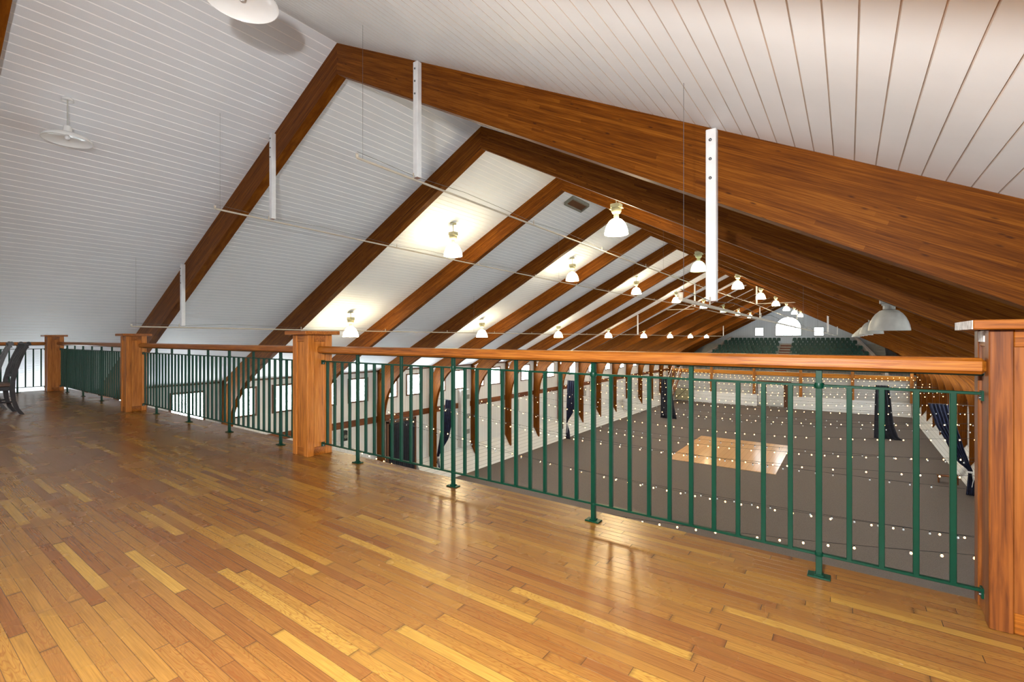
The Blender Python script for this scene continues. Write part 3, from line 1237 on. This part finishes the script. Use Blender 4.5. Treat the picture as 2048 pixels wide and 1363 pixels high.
# ------------------------------------------------------------------ two small pendant lamps over the loft
def pendant(x, y, zr, label):
    t = thing('pendant_lamp', (x, y, zr), label, 'lamp', 'unlit white pendant lamps over the loft')
    top = roof_z(x) - zr
    m = MB()
    m.lathe([(.0, .045), (.04, .04), (.068, .015), (.072, -.015)], (0, 0, top - .045), 20)
    o = m.build('canopy', M['enamel'], t)
    m = MB()
    m.tube([(0, 0, .20), (0, 0, top - .02)], .008, 8)
    m.build('rod', M['lamp_off'], t)
    m = MB()
    m.lathe([(.0, .215), (.038, .213), (.045, .205), (.056, .105), (.06, .095)], (0, 0, 0), 20)
    m.build('socket_cup', M['enamel'], t)
    m = MB()
    prof = [(.288, .0), (.284, .012), (.262, .045), (.21, .075), (.14, .092), (.06, .100), (.0, .102)]
    m.lathe(prof, (0, 0, 0), 40)
    inn = [(max(r - .005, 0), z - .005 if z > .005 else z) for r, z in prof]
    m.lathe(inn[::-1], (0, 0, 0), 40)
    m.lathe([(.288, 0), (.283, 0)], (0, 0, 0), 40)
    m.build('shade', M['enamel'], t)
    m = MB()
    m.lathe([(.0, .012), (.022, .018), (.034, .040), (.030, .062), (.016, .085), (.014, .098)], (0, 0, 0), 14)
    m.build('bulb', M['bulb_white'], t)


pendant(-9.21, 1.81, 4.03, 'white shallow-shade pendant lamp hanging whole under the left slope')
pendant(-4.20, 1.92, 4.03, 'white pendant lamp cut off by the photo\'s top edge, its shadow on the boards')

# ------------------------------------------------------------------ ceiling hatch
t = thing('ceiling_vent', (-7.28, 13.3, roof_z(-7.28)), 'small grey louvred vent box on the roof boards near the ridge', 'vent')
m = MB()
for (a0, a1, b0, b1) in ((-.16, .16, 0, .06), (-.16, .16, 1.1, 1.16), (-.16, -.12, .06, 1.1), (.12, .16, .06, 1.1)):
    v = []
    for z in (-.10, -.005):
        for (a, b_) in ((a0, b0), (a1, b0), (a1, b1), (a0, b1)):
            v.append((a, b_, a * .5 + z))
    m.add(v, [(0, 3, 2, 1), (4, 5, 6, 7), (0, 1, 5, 4), (1, 2, 6, 5), (2, 3, 7, 6), (3, 0, 4, 7)])
m.build('frame', M['grey'], t)
m = MB()
m.add([(-.12, .06, -.06 - .06), (.12, .06, .06 - .06), (.12, 1.1, .06 - .06), (-.12, 1.1, -.06 - .06)], [(0, 1, 2, 3)])
m.build('louvre', M['frame'], t)


# ------------------------------------------------------------------ string lights
def bulb_mesh(name, mat):
    m = MB()
    m.lathe([(.0, -.046), (.012, -.043), (.020, -.034), (.0225, -.023), (.019, -.010), (.011, .004), (.010, .006)], (0, 0, -.012), 8, 0)
    m.lathe([(.013, -.004), (.013, .022), (.0, .024)], (0, 0, 0), 8, 1)
    o = m.build(name, [mat, M['black']])
    return o


def light_string(y0_, z0_, y1_, z1_, sag, lit, label, first=0.2, x0=-19.05, x1=5.65):
    t = thing('string_light', (x0, y0_, z0_), label, 'string lights', 'strings of little bulbs across the hall')
    n = 48
    P = lambda s: (s * (x1 - x0), s * (y1_ - y0_), s * (z1_ - z0_) - 4 * sag * s * (1 - s))
    m = MB()
    m.tube([P(k / n) for k in range(n + 1)], 0.005, 4, caps=False)
    m.build('cable', M['black'], t)
    ln = math.hypot(x1 - x0, y1_ - y0_)
    s = first
    while s < ln - .1:
        p = P(s / ln)
        b = BULB[lit]
        if b is None:
            b = BULB[lit] = bulb_mesh('bulb', M['bulb_on'] if lit else M['bulb_white'])
            o = b
        else:
            o = b.copy()
            COL.objects.link(o)
        o.parent = t
        o.location = (p[0], p[1], p[2] - .03)
        s += 0.45


BULB = {True: None, False: None}
strings = [
    # y left, z left, y right, z right, sag, lit
    (11.85, -3.1, 11.85, -2.1, 1.12, True),
    (15.50, -2.45, 15.50, -3.30, .90, True),
    (15.50, -2.80, 13.20, -2.70, .62, False),
    (19.16, -2.75, 19.16, -2.60, .80, True),
    (19.16, -2.70, 16.60, -2.60, .45, False),
    (22.82, -2.70, 22.82, -2.75, 1.05, True),
    (22.82, -2.85, 21.00, -2.65, .60, False),
    (26.47, -2.75, 26.47, -2.70, 1.00, True),
    (26.47, -2.60, 26.47, -2.50, .55, False),
    (30.13, -2.70, 30.13, -2.65, .90, True),
    (30.13, -2.60, 28.40, -2.50, .60, False),
    (33.79, -2.65, 33.79, -2.70, .70, True),
    (33.79, -2.60, 32.10, -2.50, .50, False),
    (37.45, -2.60, 37.45, -2.60, .80, True),
    (37.45, -2.60, 37.45, -2.70, .50, False),
    (41.10, -2.60, 41.10, -2.50, .65, True),
    (44.76, -2.60, 44.76, -2.60, .75, True),
    (44.76, -2.60, 43.00, -2.50, .45, False),
    (48.42, -2.60, 48.42, -2.50, .60, True),
    (52.08, -2.60, 52.08, -2.60, .70, True),
    (55.74, -2.50, 55.74, -2.50, .60, True),
    (59.40, -2.50, 59.40, -2.50, .65, True),
]
nl = {True: 0, False: 0}
for q, (ya, za, yb_, zb_, sag, lit) in enumerate(strings):
    w = ('string of glowing warm bulbs sagging across the hall, %s lit one from the railing' if lit else
         'string of small white unlit bulbs across the hall, %s unlit one from the railing') % ORD[nl[lit]]
    nl[lit] += 1
    light_string(ya + .2, za, yb_ + .2, zb_, sag, lit, w, .15 + .3 * random.random())

# ------------------------------------------------------------------ dance floor
mb = MB()
mb.bbox((-9.95, 31.9, ZF), (-3.52, 40.95, ZF + .03), .008)
tag(mb.build('dance_floor', M['parquet']), 'rectangular wooden dance floor laid on the brown-grey arena carpet', 'dance floor')


# ------------------------------------------------------------------ drapes
def drape(name, base, rows, npl, mat, label, group, amp=0.05, tie=None, rod=None, axis=0):
    """rows: (z, a0, a1) left and right edge offsets along the curtain; a closed pleated sheet"""
    t = thing(name, base, label, 'curtain', group)
    nx = npl * 6
    # refine rows
    rr = []
    for i in range(len(rows) - 1):
        for k in range(5):
            s = k / 5
            s2 = s * s * (3 - 2 * s) * .4 + s * .6
            rr.append(tuple(rows[i][j] + (rows[i + 1][j] - rows[i][j]) * (s if j == 0 else s2) for j in range(3)))
    rr.append(rows[-1])
    m = MB()
    vs_ = []
    for sgn in (0, 1):
        for (z, a0, a1) in rr:
            w = abs(a1 - a0)
            am = amp * (0.6 + 0.4 * min(1, w / 0.8))
            for k in range(nx + 1):
                u = k / nx
                a = a0 + (a1 - a0) * u
                d = am * math.sin(u * npl * 2 * math.pi + 0.4 * math.sin(z * 1.7)) + sgn * .02
                vs_.append((a, d, z) if axis == 0 else (d, a, z))
    nr = len(rr)
    st = nx + 1
    fs_ = []
    for sgn in (0, 1):
        o = sgn * nr * st
        for i in range(nr - 1):
            for k in range(nx):
                q = (o + i * st + k, o + i * st + k + 1, o + (i + 1) * st + k + 1, o + (i + 1) * st + k)
                fs_.append(q if sgn == 0 else q[::-1])
    o2 = nr * st
    for i in range(nr - 1):
        fs_.append((i * st, (i + 1) * st, o2 + (i + 1) * st, o2 + i * st))
        fs_.append((i * st + nx, o2 + i * st + nx, o2 + (i + 1) * st + nx, (i + 1) * st + nx))
    for k in range(nx):
        fs_.append((k, o2 + k, o2 + k + 1, k + 1))
        b = (nr - 1) * st
        fs_.append((b + k, b + k + 1, o2 + b + k + 1, o2 + b + k))
    m.add(vs_, fs_, 0, True)
    m.build('fabric', mat, t)
    if tie:
        z, a = tie
        q = MB()
        c = (a, .01, z) if axis == 0 else (.01, a, z)
        q.lathe([(.09, -.05), (.105, 0), (.09, .05)], c, 14)
        q.tube([(c[0] + .06, c[1] - .08, z), (c[0] + .10, c[1] - .10, z - .4), (c[0] + .05, c[1] - .10, z - .75)], .015, 6)
        o = q.build('tieback', M['white_paint'], t)
        o['label'] = 'white tie gathering the curtain'
    if rod:
        q = MB()
        q.tube([rod[0], rod[1]], .010, 6)
        q.build('curtain_rod', M['wire'], t)
    return t


GC = 'dark drapes hung along the hall'
# tied back pair by the side walls at the middle of the hall
h = ZF
drape('tied_curtain', (-18.0, 33.45, ZF), [(4.72, -.42, .58), (3.6, -.47, .46), (2.4, -.50, .20), (1.36, -.52, -.40), (1.15, -.50, -.40), (.6, -.56, -.22), (0.02, -.60, -.16)],
      5, M['drape_navy'], 'navy-black curtain tied back with white cord at the left wall, farther one', GC, .05, (1.28, -.46), ((-1.1, .01, 4.74), (.62, .01, 4.74)))
drape('tied_curtain', (-18.3, 19.55, ZF), [(4.62, -.32, .30), (3.4, -.5, .18), (2.6, -.72, .0), (1.40, -.98, -.80), (1.15, -.96, -.82), (.6, -1.06, -.74), (0.02, -1.10, -.66)],
      5, M['drape_navy'], 'navy-black curtain tied back with white cord beside the curtained doorway, nearer one', GC, .05, (1.28, -.89), ((-1.1, .01, 4.64), (.34, .01, 4.64)))
drape('tied_curtain', (4.4, 33.45, ZF), [(4.62, -.92, 0.0), (3.6, -.66, .18), (2.6, -.20, .42), (1.7, .22, .66), (1.30, .60, .80), (1.1, .62, .80), (.5, .58, .92), (0.02, .54, .98)],
      6, M['drape_navy'], 'wide navy curtain swept to the right wall behind the handrail\'s end', GC, .05, (1.22, .70), ((-.95, .01, 4.64), (1.3, .01, 4.64)))
# the far pair, hanging straight
drape('straight_curtain', (-14.9, 47.9, ZF), [(4.18, -.62, .40), (3.0, -.66, .46), (1.5, -.68, .62), (0.02, -.70, .92)],
      5, M['drape'], 'straight black curtain standing at the far left of the arena floor', GC, .05, None, ((-3.9, .01, 4.20), (.45, .01, 4.20)))
drape('straight_curtain', (2.2, 48.2, ZF), [(4.30, -.42, .46), (2.4, -.48, .62), (1.2, -.50, .74), (.3, -.52, 1.0), (0.02, -.52, 1.30)],
      5, M['drape'], 'straight black curtain at the far right, its hem trailing on the carpet', GC, .05, None, ((-.46, .01, 4.32), (3.3, .01, 4.32)))

# ------------------------------------------------------------------ left wall fittings
# doorway with its curtain
e = thing('door_1', (WL, 16.2, ZF), None, None)
struct(e)
m = MB()
m.bbox((0, -.12, 0), (.12, 0, 3.78))
m.bbox((0, 1.78, 0), (.12, 1.90, 3.78))
m.bbox((0, -.12, 3.68), (.12, 1.90, 3.80))
m.build('door_frame', M['frame'], e)
m = MB()
m.box((0.0, 0, 0), (.02, 1.78, 3.68))
m.build('door_leaf', M['black'], e)
drape('doorway_curtain', (WL + .12, 16.24, ZF), [(3.62, .0, 1.70), (2, .0, 1.70), (0.02, .0, 1.70)], 12, M['drape'],
      'black pleated curtain filling the brown-framed doorway in the left wall', None, .03, None, ((0, -.05, 3.64), (0, 1.78, 3.64)), axis=1)
t = thing('wall_speaker', (WL + .02, 13.42, -3.68), 'small black box speaker with round cone fixed to the left wall', 'speaker')
m = MB()
m.bbox((-.02, 0, 0), (.18, .24, .48), .01)
m.build('cabinet', M['black'], t)
m = MB()
m.lathe([(.0, .0), (.03, .006), (.08, .02), (.09, .01), (.09, -.005)], (0, 0, 0), 18)
o = m.build('cone', M['grey'], t, (.19, .12, .2))
o.rotation_euler = (0, R(90), 0)
t = thing('duct_cabinet', (WL, 21.62, -5.5), 'tall white duct cabinet with dark vents on the left wall', 'cabinet')
m = MB()
m.bbox((0, 0, 0), (.30, .80, 3.5), .01)
m.build('casing', M['duct'], t)
for zz in (.75, 1.7, 2.9):
    m = MB()
    m.bbox((.295, .50, zz), (.31, .76, zz + .28), .004)
    m.build('vent_grille', M['grey'], t)
for (yy, lab) in ((27.6, 'louvred grey vent in the left wall, nearer of two'), (38.4, 'louvred grey vent in the left wall, farther of two')):
    t = thing('wall_vent', (WL, yy, -4.1), lab, 'vent', 'louvred vents in the left wall')
    m = MB()
    m.bbox((0, 0, 0), (.03, .62, .9), .004)
    m.build('frame', M['duct'], t)
    m = MB()
    for k in range(8):
        m.box((.03, .05, .06 + k * .1), (.045, .57, .11 + k * .1))
    m.build('louvres', M['grey'], t)
t = thing('downpipe', (WL + .05, 39.8, -5.4), 'thin pale vertical conduit on the left wall', 'pipe')
m = MB()
m.tube([(0, 0, 0), (0, 0, 3.4)], .05, 8)
m.build('pipe', M['duct'], t)
t = thing('wall_panel', (WL + .5, 46.6, ZF), 'pale upright panel standing against the left kick wall', 'panel')
m = MB()
m.bbox((-.05, 0, 0), (.10, .95, 1.75), .01)
m.build('panel', M['duct'], t)
t = thing('wall_panel', (5.0, 37.2, ZF), 'pale upright panel standing against the right kick wall', 'panel')
m = MB()
m.bbox((-.06, 0, 0), (.06, .8, 1.6), .01)
m.build('panel', M['duct'], t)
t = thing('low_bench', (4.55, 35.6, ZF), 'small low brown bench on the carpet by the right kick wall', 'bench')
m = MB()
m.bbox((-.5, -.15, .38), (.45, .15, .43), .006)
m.build('seat', M['trim'], t)
for sx in (-.42, .37):
    m = MB()
    m.bbox((sx - .03, -.12, 0), (sx + .03, .12, .38), .004)
    m.build('leg', M['trim'], t)

# ------------------------------------------------------------------ far stand: fascia, posts, guard rail
tag(MB().bbox((WL + .5, YS - .22, -3.24), (WR - .5, YS, -2.80), .02).build('fascia_beam', M['fascia']),
    'long honey-coloured timber beam across the front of the far stand', 'beam')
for i, x in enumerate((-18.9, -14.12, -9.27, -4.46, .36, 5.3)):
    m = MB()
    m.bbox((-.15, -.12, KT + .02), (.15, .02, -1.98), .01)
    o = m.build('support_post', M['post_far'], None, (x, YS - .23, 0))
    tag(o, 'honey timber post on the far stand\'s beam, %s of six from the left' % ORD[i], 'post', 'timber posts of the far stand')
t = thing('guard_rail', (WL + 1, YS - .1, -2.80), 'fine balustrade along the front edge of the far seating', 'railing')
m = MB()
m.bbox((0, -.04, .88), (2 * HALF - 2, .04, .95), .01)
m.build('top_rail', M['fascia'], t)
mm = MB()
mm.box((-.009, -.009, 0), (.009, .009, .88))
b0 = None
rest = MB()
for k in range(int((2 * HALF - 2) / .14)):
    x = .07 + k * .14
    if k >= 40 and k < 140:
        if b0 is None:
            b0 = mm.build('baluster', M['frame'], t, (x, 0, 0))
        else:
            c = b0.copy()
            COL.objects.link(c)
            c.parent = t
            c.location = (x, 0, 0)
    else:
        rest.box((x - .009, -.009, 0), (x + .009, .009, .88))
o = rest.build('balusters', M['frame'], t)
o['kind'] = 'stuff'

# sliding door in the far wall
e = thing('door_2', (-8.9, YS - .03, ZF), None, None)
struct(e)
m = MB()
m.bbox((0, -.06, .1), (2.72, 0, 2.9), .01)
m.build('door_leaf', M['door'], e)
m = MB()
m.box((2.72, -.012, 0), (3.42, .02, 2.85))
m.build('opening', M['frame'], e)
m = MB()
m.bbox((-.05, -.10, 2.92), (3.5, 0, 3.06), .01)
m.bbox((3.42, -.06, 0), (3.52, 0, 2.95), .01)
m.bbox((-.07, -.05, .0), (-.01, 0, 2.95), .01)
m.build('door_frame', M['frame'], e)
m = MB()
m.box((.9, -.075, .1), (.93, -.06, 2.9))
m.box((0, -.075, 1.4), (2.72, -.06, 1.43))
m.build('brace', M['grey'], e)

# metal gate in the far left corner
t = thing('metal_gate', (-18.5, 62.75, ZF + .03), 'olive-grey metal gate with diagonal brace in the far left corner', 'gate')
m = MB()
m.tube([(0, 0, 0), (0, 0, 1.6), (1.9, 0, 1.6), (1.9, 0, 0), (0, 0, 0)], .035, 8)
m.tube([(0, 0, .1), (1.4, 0, 1.5)], .03, 8)
m.build('gate_frame', M['black'], t)
m = MB()
m.box((.03, -.01, .1), (1.87, .01, 1.57))
m.build('panel', M['lamp_metal'], t)

# stair down from the far stand
t = thing('timber_stair', (-18.2, 62.9, -2.85), 'steep timber stair with pale rails at the far left corner', 'stair')
L_, H_ = 5.2, 4.05
for sx in (-.5, .5):
    m = MB()
    m.bar((sx, 0, -.12), (sx, -L_, -H_), .06, .30)
    m.build('stringer', M['stair'], t)
    m = MB()
    m.bar((sx, 0, .9), (sx, -L_, -H_ + 1.0), .05, .08)
    for k in range(5):
        s = k / 4
        m.bar((sx, -L_ * s, -H_ * s - .1), (sx, -L_ * s, -H_ * s + .98 - .05), .05, .05, up=(0, 1, 0))
    m.build('handrail', M['parapet'], t)
m = MB()
for k in range(1, 17):
    s = k / 17
    m.box((-.47, -L_ * s - .12, -H_ * s - .03), (.47, -L_ * s + .14, -H_ * s + .01))
m.build('treads', M['stair'], t)

# ------------------------------------------------------------------ far stand: steps, seats
NR, RUN, RISE = 11, 0.74, 0.32
ZT0 = 1.24 - 0.84
YT = 72.6
mb = MB()
for i in range(NR):
    y0_ = YT - i * RUN - .25
    z = ZT0 - i * RISE
    y_end = YG - .02 if i == 0 else y0_ + RUN
    mb.box((WL + 2.6, y0_ if i < NR - 1 else YS + .17, -3.0), (WR - 2.6, y_end, z))
mb.box((WL + .02, YS + .17, -3.05), (WR - .02, YG - .02, -2.84))
struct(mb.build('floor', M['riser']))  # stepped seating tiers and base slab of the far stand
# aisle
t = thing('aisle_stair', (-6.74, YT, ZT0), 'reddish-brown aisle steps between the two blocks of green seats', 'stair')
m = MB()
for i in range(NR):
    for hh in (0, 1):
        z = -i * RISE + (.16 if hh == 0 and i > 0 else 0)
        y0_ = -i * RUN - .25 + (RUN / 2 if hh == 0 else 0)
        m.box((-.64, y0_, -i * RISE - .02), (.64, y0_ + RUN / 2 - .02, z + .012))
m.build('treads', M['tread'], t)
m = MB()
for i in range(NR):
    for hh in (0, 1):
        z = -i * RISE + (.16 if hh == 0 and i > 0 else 0)
        y0_ = -i * RUN - .25 + (RUN / 2 if hh == 0 else 0)
        m.box((-.64, y0_ - .03, z - .01), (.64, y0_, z + .016))
m.build('nosings', M['parapet'], t)
# sloping side parapets
for sx, nm in ((-1, 'left'), (1, 'right')):
    xt = (-13.75 if sx < 0 else .62)
    xb = (-16.6 if sx < 0 else 3.2)
    m = MB()
    pts = []
    yb_ = YT - NR * RUN
    for (x, y, z0, z1) in ((xt, YG - .1, ZT0, 1.35), (xb, yb_, -2.84, -1.95)):
        pts += [(x, y, z0 - .5), (x + sx * .28, y, z0 - .5), (x + sx * .28, y, z1), (x, y, z1)]
    m.add(pts, [(0, 1, 2, 3), (7, 6, 5, 4), (0, 4, 5, 1), (1, 5, 6, 2), (2, 6, 7, 3), (3, 7, 4, 0)])
    tag(m.build('side_parapet', M['parapet']), 'pale sloping parapet at the %s edge of the green seats' % nm, 'parapet')


def seat_mesh():
    m = MB()
    # back with rounded top
    w = .225
    prof = [(-w * .92, .40), (w * .92, .40), (w, .70), (w * .93, .78), (w * .72, .83), (w * .35, .85), (-w * .35, .85), (-w * .72, .83), (-w * .93, .78), (-w, .70)]
    v0 = [(x, .06 + (z - .4) * .12, z) for x, z in prof]
    v1 = [(x, .02 + (z - .4) * .12, z) for x, z in prof]
    n = len(prof)
    m.add(v1 + v0, [tuple(range(n)), tuple(range(2 * n - 1, n - 1, -1))] + [(i, i + n, (i + 1) % n + n, (i + 1) % n) for i in range(n)])
    m.bbox((-w, -.38, .40), (w, .03, .45), .015)
    # grey standards with arm rests
    m.box((-.262, -.30, 0), (-.238, .08, .44), 1)
    m.box((-.262, -.28, .44), (-.238, .08, .64), 1)
    return m


seat0 = None
ROWN = ['top row', 'second row down', 'third row down', 'fourth row down', 'fifth row down', 'sixth row down', 'seventh row down', 'eighth row down', 'ninth row down', 'tenth row down', 'bottom row']
for i in range(NR):
    y = YT - i * RUN
    z = ZT0 - i * RISE
    nl_ = 12 + int(i * .5 + .5)
    for blk in (0, 1):
        for k in range(nl_):
            x = (-7.40 - .26 - k * .522 - (i % 2) * .2) if blk == 0 else (-6.07 + .26 + k * .522 + (i % 2) * .2)
            if seat0 is None:
                o = seat0 = seat_mesh().build('stadium_seat', [M['seat_green'], M['seat_edge']])
            else:
                o = seat0.copy()
                COL.objects.link(o)
            o.location = (x, y, z)
            o['label'] = 'dark green stadium seat in the %s, %s of the aisle' % (ROWN[i], ('left', 'right')[blk])
            o['category'] = 'seat'
            o['group'] = 'green seats, %s %s of the aisle' % (ROWN[i], ('left', 'right')[blk])


# ------------------------------------------------------------------ dark dining chairs at the left
def dining_chair(x, y, rotz, label):
    """origin between the rear feet, chair faces -y"""
    t = thing('dining_chair', (x, y, 0), label, 'chair', 'dark dining chairs at the left edge', rotz)
    path = [(.10, 0.0), (.045, .09), (.01, .22), (-.005, .38), (.0, .52), (.03, .68), (.075, .84), (.125, .98), (.165, 1.08)]
    for sx in (-.225, .225):
        m = MB()
        ws = [.050, .048, .048, .055, .055, .050, .046, .042, .040]
        vs_, fs_ = [], []
        for (py, pz), w in zip(path, ws):
            hw = .022
            vs_ += [(sx - hw, py - w / 2, pz), (sx + hw, py - w / 2, pz), (sx + hw, py + w / 2, pz), (sx - hw, py + w / 2, pz)]
        for i in range(len(path) - 1):
            for k in range(4):
                k2 = (k + 1) % 4
                fs_.append((i * 4 + k, i * 4 + k2, (i + 1) * 4 + k2, (i + 1) * 4 + k))
        nn = (len(path) - 1) * 4
        fs_ += [(3, 2, 1, 0), (nn, nn + 1, nn + 2, nn + 3)]
        m.add(vs_, fs_)
        o = m.build('rear_leg', M['chair'], t)
        m = MB()
        m.tube([(sx - .032, .170, 1.092), (sx + .032, .170, 1.092)], .024, 12)
        m.tube([(sx - .030, .182, 1.072), (sx + .030, .182, 1.072)], .018, 10)
        m.build('finial', M['chair'], o)
        m = MB()
        m.tube([(sx, -.40, 0), (sx, -.40, .05), (sx, -.405, .30), (sx, -.40, .43)], [.020, .018, .024, .028], 10)
        m.build('front_leg', M['chair'], t)
    m = MB()
    m.bbox((-.235, -.44, .435), (.235, .01, .485), .012)
    m.build('seat', M['chair_seat'], t)
    m = MB()
    m.bbox((-.215, -.42, .375), (.215, -.395, .437), .003)
    for sx in (-.225, .225):
        m.bbox((sx - .012, -.40, .375), (sx + .012, .0, .437), .003)
    m.build('apron', M['chair'], t)
    m = MB()
    m.bar((-.21, .155, 1.055), (.21, .155, 1.055), .03, .085, up=(0, -.35, 1))
    m.build('crest_rail', M['chair'], t)
    m = MB()
    m.bar((-.21, .012, .60), (.21, .012, .60), .022, .045)
    m.build('lower_back_rail', M['chair'], t)
    for sx in (-.13, -.045, .045, .13):
        m = MB()
        for a, b_ in (((sx, .015, .61), (sx, .060, .80)), ((sx, .060, .80), (sx, .150, 1.03))):
            m.bar(a, b_, .045, .012, up=(0, 1, 0))
        m.build('back_slat', M['chair'], t)
    for zz, pts in ((.20, [(-.225, -.40), (-.225, .01)]), (.20, [(.225, -.40), (.225, .01)]), (.25, [(-.225, -.2), (.225, -.2)])):
        m = MB()
        m.tube([(pts[0][0], pts[0][1], zz), (pts[1][0], pts[1][1], zz)], [.013, .013], 8)
        m.build('stretcher', M['chair'], t)
    return t


dining_chair(-10.60, 1.41, R(2), 'dark curved-back dining chair with scroll finials, nearer the railing corner bay')
dining_chair(-11.55, 1.38, R(-4), 'dark dining chair mostly cut off by the photo\'s left edge, behind the other')
